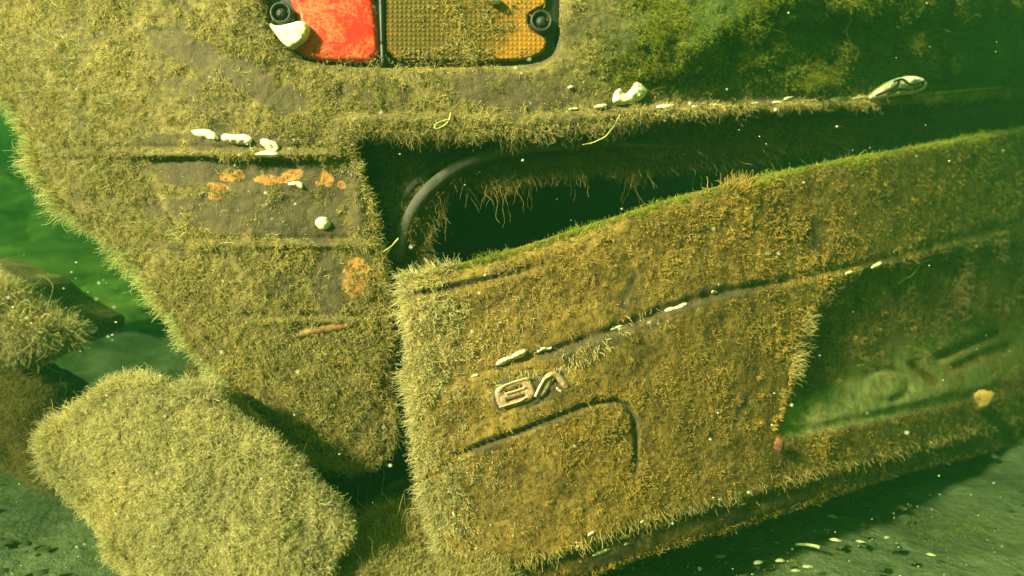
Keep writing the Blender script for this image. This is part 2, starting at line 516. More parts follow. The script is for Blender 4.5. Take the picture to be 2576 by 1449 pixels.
# ------------------------------------------------------------------ structure: seabed, slope, water
def ground():
    xs = np.concatenate([-np.geomspace(30, 3.3, 18), np.linspace(-3.2, 3.0, 240), np.geomspace(3.1, 30, 24)])
    ys = np.concatenate([[-30, -10, -3, -1], np.linspace(0, 6.0, 260), np.geomspace(6.2, 40, 20)])
    X, Y = np.meshgrid(xs, ys)
    p = np.stack([X, Y, X * 0], -1)
    Z = 0.035 * fbm(p, 3, 3) + 0.012 * fbm(p, 16, 4)
    # the lake bed climbs behind and to the left of the wreck
    r = np.hypot(X + 0.2, Y)
    Z = Z + 0.85 * sstep(2.3, 6.5, r + 0.6 * fbm(p, 0.6, 2)) * (0.5 + 0.5 * sstep(1.8, -0.8, X)) * sstep(-0.5, 1.5, Y)
    Z = np.minimum(Z, 1.0)
    Z = Z + (0.16 * fbm(p, 1.8, 5, 0.6) + 0.05 * fbm(p, 9, 3)) * sstep(1.8, 3.2, r)
    ny, nx = X.shape
    V = np.stack([X, Y, Z], -1).reshape(-1, 3)
    F = [(j * nx + i, j * nx + i + 1, (j + 1) * nx + i + 1, (j + 1) * nx + i) for j in range(ny - 1) for i in range(nx - 1)]
    t = NT('silt and algae bed')
    n1 = t.noise(5, 5, 0.65, 0.5); n2 = t.noise(40, 5, 0.7)
    near = t.ramp(n1, [(0.35, (0.060, 0.085, 0.042)), (0.65, (0.15, 0.19, 0.095))])
    near = t.mix(1.0, near, t.ramp(n2, [(0.35, (0.75,) * 3), (0.7, (1.2,) * 3)]), 'MULTIPLY')
    far = t.ramp(n1, [(0.35, (0.03, 0.08, 0.012)), (0.65, (0.16, 0.28, 0.04))])
    geo = t.n("SeparateXYZ"); t.l(t.pos(), geo.inputs[0])
    up = t.ramp(t.math('ADD', geo.outputs[2], t.math('MULTIPLY', t.math('SUBTRACT', n1, 0.5), 0.3)), [(0.10, 0.0), (0.28, 1.0)])
    t.bsdf(t.mix(up, near, far), 0.95, t.bump(n2, 0.6, 0.02), 0.1)
    o = mesh_obj("seabed", V, F, t.m)
    tag(o, kind='structure')
    return o
ground()

def haze():
    x0, x1, y0, y1, z0, z1 = -34, 34, -34, 44, -1.4, 1.4
    V = [(x, y, z) for z in (z0, z1) for y in (y0, y1) for x in (x0, x1)]
    F = [(0, 2, 3, 1), (4, 5, 7, 6), (0, 1, 5, 4), (2, 6, 7, 3), (0, 4, 6, 2), (1, 3, 7, 5)]
    t = NT('green lake water')
    v = t.n("VolumePrincipled")
    v.inputs['Color'].default_value = (0.006, 0.033, 0.012, 1)
    v.inputs['Absorption Color'].default_value = (0.16, 0.22, 0.14, 1)
    v.inputs['Density'].default_value = 0.75
    v.inputs['Anisotropy'].default_value = 0.0
    t.l(v.outputs[0], t.out.inputs[1])
    o = mesh_obj("haze", V, F, t.m, smooth=False)
    tag(o, kind='stuff')
haze()

# ------------------------------------------------------------------ the wreck: body
car = thing("sunken_car", "sunken car wreck furred with ochre algae, its tailgate hanging ajar", "car wreck")

def recede(x, w0, x0, k, x1, q):
    # inverse distance: nearly frontal on the left, turning away towards the right, curved further to dim the sun there
    x = np.asarray(x, float)
    t = np.clip(x - x1, 0, 1300)
    return w0 - k * (x - x0) - q * t * t

def d_body(x, y):
    w = recede(x, 1.25, 900, 0.00010, 1300, 0.00000028)
    w = w + 2.5e-7 * np.clip(x - 1300, 0, 1500) * np.clip(250 - y, -100, 300)  # lean added to turn the upper right away from the sun
    d = 1 / w
    left = np.clip((700 - x) / 700, 0, 3)
    return d + 0.10 * left ** 2 + np.clip((y - 900) / 300, 0, 1) * 0.02 - 0.02 * np.exp(-((x - 800) / 350) ** 2)

LEDGE_X = [0, 860, 1000, 1300, 1500, 1650, 1800, 2100, 2576, 2900]
LEDGE_Y = [300, 288, 290, 290, 285, 268, 262, 248, 224, 210]
def body_relief(x, y):
    ly = interp(x, LEDGE_X, LEDGE_Y)
    r = -0.014 * sstep(-10, 12, y - ly) * sstep(820, 900, x) * sstep(100, 60, y - ly)
    # pressed lines in the quarter panel on the left
    for yy, a, x0, x1 in ((388, 0.006, 150, 850), (617, 0.005, 420, 940), (808, 0.004, 620, 910)):
        m = sstep(x0 - 60, x0 + 60, x) * sstep(x1 + 30, x1 - 10, x)
        r = r - a * np.exp(-((y - yy) / 9.0) ** 2) * m + a * 0.5 * np.exp(-((y - yy + 16) / 8.0) ** 2) * m
    # the dark strip between the first two lines sits lower
    m = sstep(392, 404, y) * sstep(612, 600, y) * sstep(260, 380, x) * sstep(905, 870, x)
    q = P(x, y, 1.0 + 0 * x) * np.array([0.55, 1, 1])
    r = r - (0.030 * fbm(q, 16, 3) + 0.008 * fbm(q, 45, 2)) * sstep(1380, 1750, x) * sstep(225, 170, y)
    return r + 0.006 * m + 0.008 * np.exp(-((y - 40 - (x - 300) * 0.42) / 60) ** 2) * sstep(900, 700, x) * sstep(200, 400, x)

LAMP = [(668, -260), (668, 0), (678, 60), (705, 112), (760, 155), (850, 168), (1000, 172), (1200, 168), (1340, 164),
        (1392, 142), (1406, 100), (1408, 0), (1408, -260)]
body = Panel([(-260, -260), (-260, 20), (-110, 130), (-10, 215), (45, 300), (72, 370), (95, 440), (150, 520), (220, 575),
              (320, 648), (380, 728), (430, 800), (480, 880), (530, 935), (590, 985), (655, 1065), (735, 1122),
              (820, 1160), (900, 1176), (962, 1160), (988, 1130), (985, 1050), (981, 900), (976, 800), (968, 700),
              (955, 620), (940, 520), (915, 440), (892, 385), (870, 350), (905, 334), (1000, 338), (1150, 342),
              (1320, 342), (1500, 325), (1650, 292), (1800, 282), (2100, 266), (2576, 240), (3000, 215), (3000, -260)],
             d_body, roll=0.016, thick=0.03, amp=0.0035, freq=45, holes=[LAMP], relief=body_relief, step=5, lump=0.006)

def ell(x, y, cx, cy, rx, ry, an=0.0):
    c, s = math.cos(math.radians(an)), math.sin(math.radians(an))
    u = ((x - cx) * c + (y - cy) * s) / rx; v = (-(x - cx) * s + (y - cy) * c) / ry
    return sstep(1.25, 0.7, np.sqrt(u * u + v * v))

def cov_body(x, y, p):
    c = 0.80 + 0.65 * fbm(p, 34, 3) + 0.6 * fbm(p, 11, 3)
    b = 0.80 * ell(x, y, 620, 440, 290, 40, 3) + 0.95 * ell(x, y, 620, 540, 260, 48, 4) + 0.6 * ell(x, y, 800, 545, 110, 70)
    b = b + 0.55 * ell(x, y, 560, 355, 240, 22) + 0.7 * ell(x, y, 560, 165, 240, 40, 25) + 0.45 * ell(x, y, 720, 270, 150, 30, 30)
    b = b + 0.6 * ell(x, y, 830, 700, 40, 80) + 0.35 * ell(x, y, 1250, 230, 380, 40)
    b = b + 0.9 * ell(x, y, 2150, 225, 620, 18, -3) + 0.4 * ell(x, y, 1700, 90, 260, 45, 5)
    c = c - b * np.clip(0.9 + 1.6 * fbm(p, 42, 4, 0.65), 0.1, 1.6)
    c = c + 0.5 * ell(x, y, 1200, 310, 340, 18)
    return np.clip(c, 0, 1.2)
def rust_body(x, y, p):
    n = fbm(p, 110, 3)
    m = np.zeros(x.shape)
    for e in ((585, 443, 32, 14, -10), (548, 470, 26, 12, 10), (675, 452, 34, 12, 0), (735, 442, 26, 16, -30),
              (820, 450, 14, 20, -20), (855, 464, 12, 10, 0), (800, 462, 9, 9, 0), (540, 493, 20, 9, 0),
              (893, 700, 30, 46, 10), (905, 676, 26, 24, 0)):
        cx, cy, rx, ry, an = e
        m = np.maximum(m, ell(x, y, cx + 14 * n, cy + 8 * n, rx * 1.25, ry * 1.25, an))
    return m
def dimgreen_body(x, y, p):  # darker and greener to the right: light falloff painted into the growth
    return np.clip(sstep(1330, 1750, x + 60 * fbm(p, 8, 2)) * sstep(250, 200, y) * (0.85 + 0.5 * fbm(p, 12, 2)), 0, 0.95)
b_obj = body.build("body_panel", M['body'], car, cov_body, {'rust': rust_body, 'green': dimgreen_body})
cov_body_h = lambda x, y, p: cov_body(x, y, p) * (1 - dimgreen_body(x, y, p) * 0.85)
grow(body, 470000, b_obj, M['h_body'], cov_body_h, 0.0020, 0.0065, 0.35, 2.4, (-0.1, 0, 0), 20000, 0.020,
     fsel=lambda x, y: np.where(x < 1010, np.where(y > 345, 1.0, 1.0), 0.8))

grow(body, 260000, b_obj, M['h_dimgreen'], lambda x, y, p: dimgreen_body(x, y, p) * (1 - ell(x, y, 2255, 200, 150, 60)) * np.clip(0.75 + 1.3 * fbm(p, 14, 3), 0, 1), 0.003, 0.009, 0.5, 1.8, box=(1250, -60, 2640, 260), wildp=0.002)
# long pale wisps standing off the quarter panel's outer edge
grow(body, 14000, b_obj, M['h_wisp'], lambda x, y, p: 0.5 * sstep(620, 120, x) + 0.12, 0.006, 0.014, 0.0, 1.3, (-0.5, 0, 0.1), 20000, 0.024,
     rad=0.00022, box=(-60, -60, 1010, 1180), fsel=lambda x, y: np.where((x < 800) & (y > 60), 0.6, 0.0))
# lower quarter seen behind the near edge, and the far side of the wheel arch
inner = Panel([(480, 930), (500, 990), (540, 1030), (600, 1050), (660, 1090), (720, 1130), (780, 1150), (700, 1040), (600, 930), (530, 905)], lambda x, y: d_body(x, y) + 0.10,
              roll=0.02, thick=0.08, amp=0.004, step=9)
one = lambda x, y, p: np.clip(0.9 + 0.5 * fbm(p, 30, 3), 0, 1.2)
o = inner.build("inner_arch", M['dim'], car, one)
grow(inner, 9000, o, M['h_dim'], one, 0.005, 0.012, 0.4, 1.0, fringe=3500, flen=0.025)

# red reflector glimpsed through the growth on the quarter
refl = Panel([(725, 842), (780, 820), (860, 812), (905, 812), (906, 824), (850, 836), (780, 848), (730, 856)],
             lambda x, y: body.depth(x, y) + body_relief(x, y) - 0.0020, roll=0.004, thick=0.012, amp=0.001, step=5)
refl.build("reflector", m_lens('dull red reflector', (0.42, 0.06, 0.035), (0.22, 0.17, 0.06), 0.43, 5.0), car, lambda x, y, p: 0.5 + 0.8 * sstep(0.5, 1.0, np.abs(x - 830) / 90.0))

# ------------------------------------------------------------------ tail lamp
def d_lamp(x, y): return d_body(x, y) + 0.012
lamp = Panel([(660, -262), (660, 0), (670, 64), (698, 120), (756, 163), (850, 176), (1000, 180), (1200, 176),
              (1344, 172), (1400, 148), (1414, 100), (1416, 0), (1416, -262)], lambda x, y: d_body(x, y) + 0.020,
             roll=0.004, thick=0.06, amp=0.0006, step=8)
lamp_o = lamp.build("tail_lamp", M['plastic'], car)
red = Panel([(728, -262), (728, -60), (730, 6), (748, 34), (752, 70), (726, 108), (758, 140), (800, 152), (880, 156), (953, 156),
             (950, 80), (942, 20), (932, -60), (928, -262)], d_lamp, roll=0.004, thick=0.02, amp=0.0008, freq=90, step=6)
red.build("red_lens", M['red'], lamp_o)
PR = 11.6
def prism(x, y):
    u = np.abs(((x - 968) / PR) % 1 - 0.5) * 2; v = np.abs((y / PR) % 1 - 0.5) * 2
    return 0.0010 * np.maximum(u, v)
amber = Panel([(968, -262), (966, 60), (972, 150), (1100, 154), (1250, 153), (1330, 150), (1368, 132), (1378, 104), (1370, 88),
               (1344, 82), (1326, 60), (1330, 36), (1350, 24), (1378, 10), (1382, -60), (1382, -262)], d_lamp, roll=0.003, thick=0.02,
              amp=0.0003, relief=prism, step=2.9, smooth=1)
a_o = amber.build("amber_lens", M['amber'], lamp_o, lambda x, y, p: ell(x, y, 1120, 60, 150, 130) + 0.4 * sstep(1300, 1200, x))
a_o.data.polygons.foreach_set('use_smooth', [False] * len(a_o.data.polygons))
divi = Panel([(946, -262), (952, 20), (956, 100), (958, 166), (969, 166), (966, 80), (964, -262)], lambda x, y: d_body(x, y) + 0.009,
             roll=0.002, thick=0.02, amp=0, step=4)
divi.build("divider", M['plastic'], lamp_o)
def ring_at(name, cx, cy, D, r, rad, mat, parent, n=22):
    c = P(cx, cy, D)
    pts = [c + RGT * math.cos(a) * r + UPV * math.sin(a) * r for a in np.linspace(0, 2 * math.pi, n + 1)]
    return tube(name, pts, rad, mat, parent, 8)
def screw(cx, cy, s):
    D = float(d_body(np.array(float(cx)), np.array(float(cy)))) + 0.006
    c = P(cx, cy, D)
    # collar, sunk dish and a cross-slotted head
    V = []; F = []; prof = [(1.0, 0.020), (1.0, 0.0), (0.86, -0.002), (0.72, 0.0), (0.66, 0.006), (0.50, 0.007), (0.47, 0.002), (0.30, 0.000), (0.0, -0.0005)]
    n = 28
    for r, d in prof:
        for k in range(n):
            a = 2 * math.pi * k / n
            rr = r * s
            dd = d
            if r <= 0.30 and (abs(math.cos(a)) < 0.2 or abs(math.sin(a)) < 0.2): dd = d + 0.0022
            V.append(c + RGT * math.cos(a) * rr + UPV * math.sin(a) * rr + FWD * dd)
    for i in range(len(prof) - 1):
        for k in range(n):
            F.append((i * n + k, i * n + (k + 1) % n, (i + 1) * n + (k + 1) % n, (i + 1) * n + k))
    return mesh_obj("screw", V, F, M['screw'], lamp_o)
M['screw'] = m_plain('corroded screw', (0.022, 0.020, 0.014), 0.5, 0.5, 200, 0.4)
screw(706, 32, 0.0118)
screw(1362, 52, 0.0128)
# sparse growth over the lenses and rim
def cov_lens(x, y, p):
    c = 0.10 + 0.9 * fbm(p, 25, 3) + 0.5 * sstep(100, 150, y) + 0.35 * ell(x, y, 1130, 80, 150, 80)
    return np.clip(c, 0, 1)
lamp_s = Panel([(690, -60), (700, 100), (760, 160), (850, 170), (1200, 168), (1390, 150), (1398, -60)], d_lamp, step=8)
grow(lamp_s, 9000, lamp_o, M['h_body'], cov_lens, 0.003, 0.009, -0.2, 1.1, rad=0.00025)

# ------------------------------------------------------------------ opening: inner flange, rubber seal, dark interior
def d_fl(x, y): return d_body(x, y) + 0.032
flange = Panel([(905, 255), (1600, 240), (2200, 200), (3000, 160), (3000, 300), (2576, 318), (2250, 352), (1950, 400), (1700, 428), (1560, 442),
                (1500, 428), (1350, 452), (1240, 478), (1190, 448), (1125, 452), (1112, 500), (1088, 560), (1072, 640),
                (1056, 690), (1015, 676), (998, 620), (978, 560), (975, 480), (990, 430), (965, 380), (935, 345)],
               d_fl, roll=0.012, thick=0.03, amp=0.004, step=8, smooth=2,
               relief=lambda x, y: 0.018 * sstep(8, 0, dist_line([(2700, 262), (2200, 285), (1700, 300)], x, y)[0]))
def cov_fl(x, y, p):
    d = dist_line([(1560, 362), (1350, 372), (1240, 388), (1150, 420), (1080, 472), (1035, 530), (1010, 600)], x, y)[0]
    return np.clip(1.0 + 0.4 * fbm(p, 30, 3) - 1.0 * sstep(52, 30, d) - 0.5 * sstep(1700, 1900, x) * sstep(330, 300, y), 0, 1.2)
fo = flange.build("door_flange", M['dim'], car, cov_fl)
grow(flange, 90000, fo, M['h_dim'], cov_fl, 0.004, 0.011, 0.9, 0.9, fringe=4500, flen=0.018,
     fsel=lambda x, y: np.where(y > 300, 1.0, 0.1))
SEAL = [(1700, 372), (1560, 362), (1350, 368), (1240, 386), (1150, 418), (1080, 472), (1035, 530), (1012, 590), (1002, 660)]
sp = spline(SEAL, 40)
tube("rubber_seal", P(sp[:, 0], sp[:, 1], d_fl(sp[:, 0], sp[:, 1]) - np.interp(sp[:, 0], [1000, 1120, 1300, 1700], [0.006, 0.012, 0.018, 0.012])), np.interp(sp[:, 0], [1000, 1060, 1350, 1500, 1700], [0.0070, 0.0076, 0.0068, 0.005, 0.002]), M['rubber'], car, 12)
sp2 = spline([(1340, 352), (1230, 366), (1140, 392), (1062, 440), (1010, 500), (985, 570)], 30)
tube("rubber_seal", P(sp2[:, 0], sp2[:, 1], d_fl(sp2[:, 0], sp2[:, 1]) + 0.002), 0.0055, M['rubber'], car, 10)

def tube_growth(pts, D, n, mat, parent, spread, l0, l1):
    sp = spline(pts, 200); k = RNG.integers(0, 200, n)
    p = P(sp[k, 0] + RNG.normal(0, spread, n), sp[k, 1] + RNG.normal(0, spread, n), D(sp[k, 0], sp[k, 1]) - 0.006 + RNG.uniform(-.006, .004, n))
    p = p[fbm(p, 45, 2) > 0.05]
    d = np.tile(np.array([0.0, -0.8, -0.2]), (len(p), 1)) + RNG.normal(0, .5, p.shape)
    q, r = strands(p, d / np.linalg.norm(d, axis=1, keepdims=True), RNG.uniform(l0, l1, len(p)), 0.6, 1.2)
    hair_obj("algae", q, r, mat, parent)
tube_growth(SEAL, d_fl, 11000, M['h_dim'], fo, 13, 0.003, 0.008)
def hangers(line, D, n, l0, l1):
    sp = spline(line, 300); k = RNG.integers(0, 300, n)
    p = P(sp[k, 0] + RNG.normal(0, 3, n), sp[k, 1] + RNG.normal(-6, 4, n), D(sp[k, 0], sp[k, 1]))
    m = fbm(p, 28, 2) > 0.12; p = p[m]
    d = np.tile(np.array([0.1, -0.2, -1.0]), (len(p), 1)) + RNG.normal(0, .25, p.shape)
    q, r = strands(p, d / np.linalg.norm(d, axis=1, keepdims=True), RNG.uniform(0.2, 1, len(p)) ** 2 * (l1 - l0) + l0, 0.9, 0.6, 8, rad=0.00026)
    hair_obj("algae", q, r, M['h_dim'], fo)
hangers([(1090, 560), (1125, 452), (1190, 448), (1240, 478), (1350, 452), (1500, 428), (1560, 442), (1700, 428), (1950, 400)], d_fl, 420, 0.006, 0.050)
hangers([(870, 345), (1000, 338), (1300, 342), (1500, 325), (1650, 292)], lambda x, y: d_body(x, y) + 0.0, 2200, 0.006, 0.026)
# compartment behind the opening, enclosed and coloured near-black to paint its shade
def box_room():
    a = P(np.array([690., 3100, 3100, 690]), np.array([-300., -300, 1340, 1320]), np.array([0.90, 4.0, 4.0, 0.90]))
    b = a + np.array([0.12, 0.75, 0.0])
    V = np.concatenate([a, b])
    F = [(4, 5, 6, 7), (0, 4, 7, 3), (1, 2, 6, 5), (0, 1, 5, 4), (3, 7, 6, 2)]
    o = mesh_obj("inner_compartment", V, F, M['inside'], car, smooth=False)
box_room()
# ------------------------------------------------------------------ tailgate
def d_lid(x, y):
    w = recede(x, 1.40, 1020, 0.00015, 1300, 0.00000031)
    return 1 / w
CREASE = [(1120, 975), (1200, 945), (1400, 882), (1550, 830), (1700, 772), (1800, 742), (2050, 690), (2240, 650), (2420, 600), (2700, 530)]
LOCK = [(1150, 1142), (1290, 1092), (1420, 1042), (1490, 1015), (1540, 1006), (1578, 1020), (1598, 1058), (1600, 1110), (1596, 1185)]
RECESS = [(2900, 560), (2500, 600), (2240, 655), (2130, 692), (2070, 742), (2032, 795), (2010, 870), (1990, 950), (1962, 1050),
          (1945, 1095), (2020, 1105), (2200, 1070), (2576, 985), (2900, 910)]
RP = smooth_poly(RECESS, 4)
RP = RP + 7 * np.stack([fbm(np.c_[RP * 0.03, RP[:, 0] * 0], 1.0, 3), fbm(np.c_[RP * 0.03 + 40, RP[:, 0] * 0], 1.0, 3)], 1) * sstep(3000, 2600, RP[:, :1])
LOWX = [1100, 1400, 1600, 1700, 1850, 2000, 2250, 2576, 2900]
LOWY = [1480, 1400, 1330, 1300, 1262, 1215, 1150, 1065, 985]
def lid_relief(x, y):
    r = np.zeros(x.shape)
    d, nx, ny = dist_line(CREASE, x, y)
    r = r + 0.005 * np.exp(-(d / 11.0) ** 2) * sstep(1180, 1330, x)
    below = sstep(-6, 14, y - interp(x, [c[0] for c in CREASE], [c[1] for c in CREASE]))
    r = r + 0.006 * (1 - below)
    d = dist_line(LOCK, x, y)[0]
    r = r + 0.0065 * np.exp(-(d / 6.0) ** 2)
    d = dist_line(RP, x, y, True)[0] * np.where(inside(RP, x, y), 1, -1)
    r = r + 0.030 * sstep(-4, 30, d)
    low = y - interp(x, LOWX, LOWY)
    r = r + 0.013 * sstep(-8, 16, low)
    r = r + 0.006 * np.exp(-(dist_line([(1030, 742), (1200, 712), (1420, 650)], x, y)[0] / 9) ** 2) * sstep(1420, 1250, x)
    for a, b in (((2045, 560), (2060, 620)), ((1600, 690), (1570, 760)), ((1880, 1000), (1850, 1060))):
        r = r + 0.0025 * np.exp(-(dist_line([a, b], x, y)[0] / 6) ** 2)
    # silt bank lying in the recess
    r = r - 0.030 * sstep(940, 1095, y + (x - 2110) * 0.30) * sstep(0, 40, d)
    # embossed letters
    ring = np.abs(np.hypot((x - 2225) / 62.0, (y - 970) / 40.0) - 1)
    r = r + 0.007 * np.exp(-(ring / 0.20) ** 2) * sstep(2160, 2225, x + (970 - y)) - 0.004 * sstep(1.0, 0.6, np.hypot((x - 2225) / 62.0, (y - 970) / 40.0))
    for ln, wd, am in (([(2292, 918), (2352, 962)], 8, 0.012), ([(2360, 900), (2430, 868), (2500, 838)], 10, 0.020),
                       ([(2400, 925), (2470, 892), (2540, 870)], 10, 0.012), ([(2505, 832), (2530, 880)], 8, 0.010)):
        r = r + am * np.exp(-(dist_line(ln, x, y)[0] / wd) ** 2)
    return r

lid = Panel([(1013, 700), (1018, 690), (1080, 682), (1200, 656), (1350, 612), (1500, 562), (1650, 515), (1800, 470), (2000, 425), (2100, 403), (2300, 368),
             (2576, 318), (3000, 250), (3000, 1000), (2576, 1118), (2300, 1186), (2150, 1232), (1950, 1302), (1800, 1348),
             (1640, 1398), (1500, 1445), (1400, 1485), (1300, 1560), (1140, 1560), (1122, 1449), (1108, 1380), (1092, 1300), (1078, 1240),
             (1058, 1180), (1046, 1100), (1036, 1020), (1030, 950), (1027, 850), (1022, 770)],
            d_lid, roll=0.020, thick=0.045, amp=0.0035, freq=45, relief=lid_relief, step=6, smooth=1, lump=0.004)
def cov_lid(x, y, p):
    c = 0.92 + 0.4 * fbm(p, 30, 3) + 0.45 * fbm(p, 12, 3)
    d = dist_line(CREASE, x, y)[0]
    c = c - 0.95 * sstep(26, 8, d + 16 * fbm(p, 22, 2)) * sstep(1330, 1400, x) * sstep(2000, 1800, x + 200 * fbm(p, 9, 2)) - 0.4 * sstep(16, 6, d)
    c = c - 1.1 * sstep(15, 5, dist_line(LOCK, x, y)[0] + 9 * fbm(p, 30, 2))
    inr = inside(RP, x, y) * sstep(3, 20, dist_line(RP, x, y, True)[0])
    c = c - 0.15 * inr
    low = y - interp(x, LOWX, LOWY)
    c = c - (0.6 + 0.9 * fbm(p, 25, 3)) * sstep(0, 14, low) * sstep(1350, 1450, x) * sstep(75, 50, low)
    c = c - 0.8 * ell(x, y, 1340, 985, 96, 38, -18)
    c = c - 0.9 * sstep(14, 6, dist_line([(1050, 738), (1250, 695)], x, y)[0])
    for a, b in (((2045, 560), (2060, 620)), ((1600, 690), (1570, 760)), ((1880, 1000), (1850, 1060)), ((1430, 905), (1560, 850))):
        c = c - 0.8 * sstep(20, 6, dist_line([a, b], x, y)[0] + 22 * fbm(p, 32, 2))
    return np.clip(c, 0, 1.2)
def silt_lid(x, y, p):
    inr = inside(RP, x, y) * sstep(0, 16, dist_line(RP, x, y, True)[0])
    s = ell(x, y, 2110, 1050, 230, 75, -20) + 0.8 * ell(x, y, 2340, 940, 300, 100, -18)
    s = s * np.clip(0.95 + 1.2 * fbm(p, 20, 4, 0.6), 0, 1.3)
    dk = np.zeros(x.shape)
    for ln in ([(2292, 918), (2352, 962)], [(2370, 896), (2500, 838)], [(2400, 925), (2540, 870)]):
        dk = np.maximum(dk, sstep(16, 6, dist_line(ln, x, y)[0]))
    return np.clip(s, 0, 0.9) * inr * (1 - dk)
lid_o = lid.build("tailgate", M['lid'], car, cov_lid, {'silt': silt_lid, 'green': lambda x, y, p: np.clip(sstep(1900, 2700, x + 200 * fbm(p, 6, 2)) * 0.6, 0, 0.6) * (1 - inside(RP, x, y) * 0.8)})
def cov_lid_h(x, y, p): return cov_lid(x, y, p) * (1 - 0.75 * sstep(1850, 2600, x + 260 * fbm(p, 7, 3))) * (1 - np.clip(silt_lid(x, y, p) * 1.3, 0, 1))  # ochre thins to the right, painting the warm light's falloff
grow(lid, 340000, lid_o, M['h_lid'], cov_lid_h, 0.0016, 0.0048, 0.25, 2.6, (0, 0, 0), 3000, 0.008)
grow(lid, 60000, lid_o, M['h_dimgreen'], lambda x, y, p: 0.8 * sstep(1850, 2600, x + 260 * fbm(p, 7, 3)) * cov_lid(x, y, p) * (1 - silt_lid(x, y, p)), 0.002, 0.006, 0.3, 1.6, box=(1700, 280, 2640, 1300))  # dim green strands carry on the painted falloff
def near_letters(x, y):
    dk = np.zeros(x.shape)
    for ln in ([(2292, 918), (2352, 962)], [(2370, 896), (2500, 838)], [(2400, 925), (2540, 870)]):
        dk = np.maximum(dk, sstep(30, 14, dist_line(ln, x, y)[0]))
    return dk
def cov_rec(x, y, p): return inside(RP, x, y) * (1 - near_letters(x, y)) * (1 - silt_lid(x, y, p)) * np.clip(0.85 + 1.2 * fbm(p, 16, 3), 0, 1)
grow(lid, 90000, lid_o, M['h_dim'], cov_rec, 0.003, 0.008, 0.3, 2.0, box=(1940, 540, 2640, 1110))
# long pale filaments at the left part
def cov_left(x, y, p): return (0.25 * sstep(1420, 1300, x) + 0.75 * sstep(1250, 1040, x)) * cov_lid(x, y, p)
grow(lid, 60000, lid_o, M['h_lump'], cov_left, 0.004, 0.011, 0.2, 1.3, (-0.2, 0, -0.1), 10000, 0.020, box=(1000, 660, 1450, 1500),
     fsel=lambda x, y: np.where(x < 1150, 1.0, 0.0))
# fuzz along the upper edge, its bright green painting in the light from above
def cov_top(x, y, p):
    ty = interp(x, [1018, 1200, 1500, 1800, 2100, 2576], [690, 656, 562, 470, 403, 318])
    return sstep(46, 2, y - ty + 26 * fbm(p, 25, 3))
grow(lid, 150000, lid_o, M['h_toplight'], cov_top, 0.0015, 0.005, -0.1, 1.5, (0, 0, 0), 7000, 0.010, box=(1010, 300, 2640, 740),
     fsel=lambda x, y: np.where(y < interp(x, [1018, 1200, 1500, 1800, 2100, 2576], [690, 656, 562, 470, 403, 318]) + 15, 1.0, 0.0))
# hanging tufts along the step above the lower lip and at the recess edge
def tufts(host, line, n, spread, flen, mat, parent, outdir, droop=0.6, dz=0.0, rad=0.0003):
    L = spline(line, 200)
    k = RNG.integers(0, 200, n)
    x = L[k, 0] + RNG.normal(0, spread, n); y = L[k, 1] + RNG.normal(0, spread, n)
    ok = host.isin(x, y); x, y = x[ok], y[ok]
    p = host.surf(x, y)
    m = fbm(p, 40, 2) > -0.25
    x, y, p = x[m], y[m], p[m]
    nr = host.normal(x, y) + np.array(outdir)
    lean = np.stack([fbm(p + 3.1, 60, 2), fbm(p + 7.7, 60, 2), fbm(p + 9.9, 60, 2)], 1)
    nr = nr + lean * 0.8
    nr /= np.linalg.norm(nr, axis=1, keepdims=True)
    q, r = strands(p, nr, RNG.uniform(0.3, 1, len(x)) * flen, droop, 0.6, 7, rad=rad)
    return hair_obj("algae", q, r, mat, parent)
tufts(lid, list(zip(LOWX, [v - 14 for v in LOWY])), 1700, 10, 0.014, M['h_body'], lid_o, (0.1, -0.1, -0.7))
tufts(lid, [(2030, 800), (2012, 868), (1992, 945)], 380, 8, 0.024, M['h_body'], lid_o, (1.2, 0, -0.1), 0.0)
tufts(lid, [(2030, 840), (1985, 960), (1950, 1080)], 1200, 6, 0.008, M['h_lid'], lid_o, (1.0, 0, 0), 0.0)
tufts(lid, [(1240, 975), (1500, 880), (1640, 800)], 700, 14, 0.010, M['h_lump'], lid_o, (0.1, -0.2, -0.7))
tufts(lid, [(1800, 470), (1840, 462), (1880, 470)], 420, 12, 0.022, M['h_lid'], lid_o, (0.2, -0.2, 0.9), -0.2)

# V8 badge, mounted upside down as the panel hangs
def plate(name, poly, host, h0, h1, mat, parent, holes=(), step=2.5, roll=0.002):
    pn = Panel(poly, lambda x, y: host.depth(x, y) + (host.relief(x, y) if host.relief is not None else 0) - h1, roll=roll, thick=h1 - h0 + 0.006,
               amp=0.0008, freq=200, step=step, smooth=1, holes=holes)
    return pn, pn.build(name, mat, parent)
def rot(pts, cx, cy, an, s=1.0):
    c, q = math.cos(math.radians(an)), math.sin(math.radians(an))
    return [(cx + s * (u * c - v * q), cy + s * (u * q + v * c)) for u, v in pts]
badge = link(bpy.data.objects.new("badge", None), lid_o)
class Flat: pass
flat = Flat(); flat.depth = d_lid; flat.relief = lambda x, y: 0.002 + 0 * x
def rrect(w, h, r, n=6):
    out = []
    for cx, cy, a0 in ((w - r, h - r, 0), (-w + r, h - r, 90), (-w + r, -h + r, 180), (w - r, -h + r, 270)):
        for k in range(n + 1):
            a = math.radians(a0 + 90 * k / n); out.append((cx + r * math.cos(a), cy + r * math.sin(a)))
    return out
E8 = rot(rrect(50, 30, 23), 1295, 990, -18)
s1 = rot(rrect(24, 2.8, 2.8), 1292, 979, -18); s2 = rot(rrect(24, 2.8, 2.8), 1299, 1002, -18)
pn, o8 = plate("badge_character", E8, flat, 0, 0.0065, M['badge'], badge, holes=[s1, s2])
VV = [(1346, 1001), (1364, 1001), (1378, 985), (1390, 960), (1397, 951), (1408, 966), (1424, 983), (1437, 973), (1420, 950), (1396, 934), (1376, 938), (1366, 950), (1352, 980)]
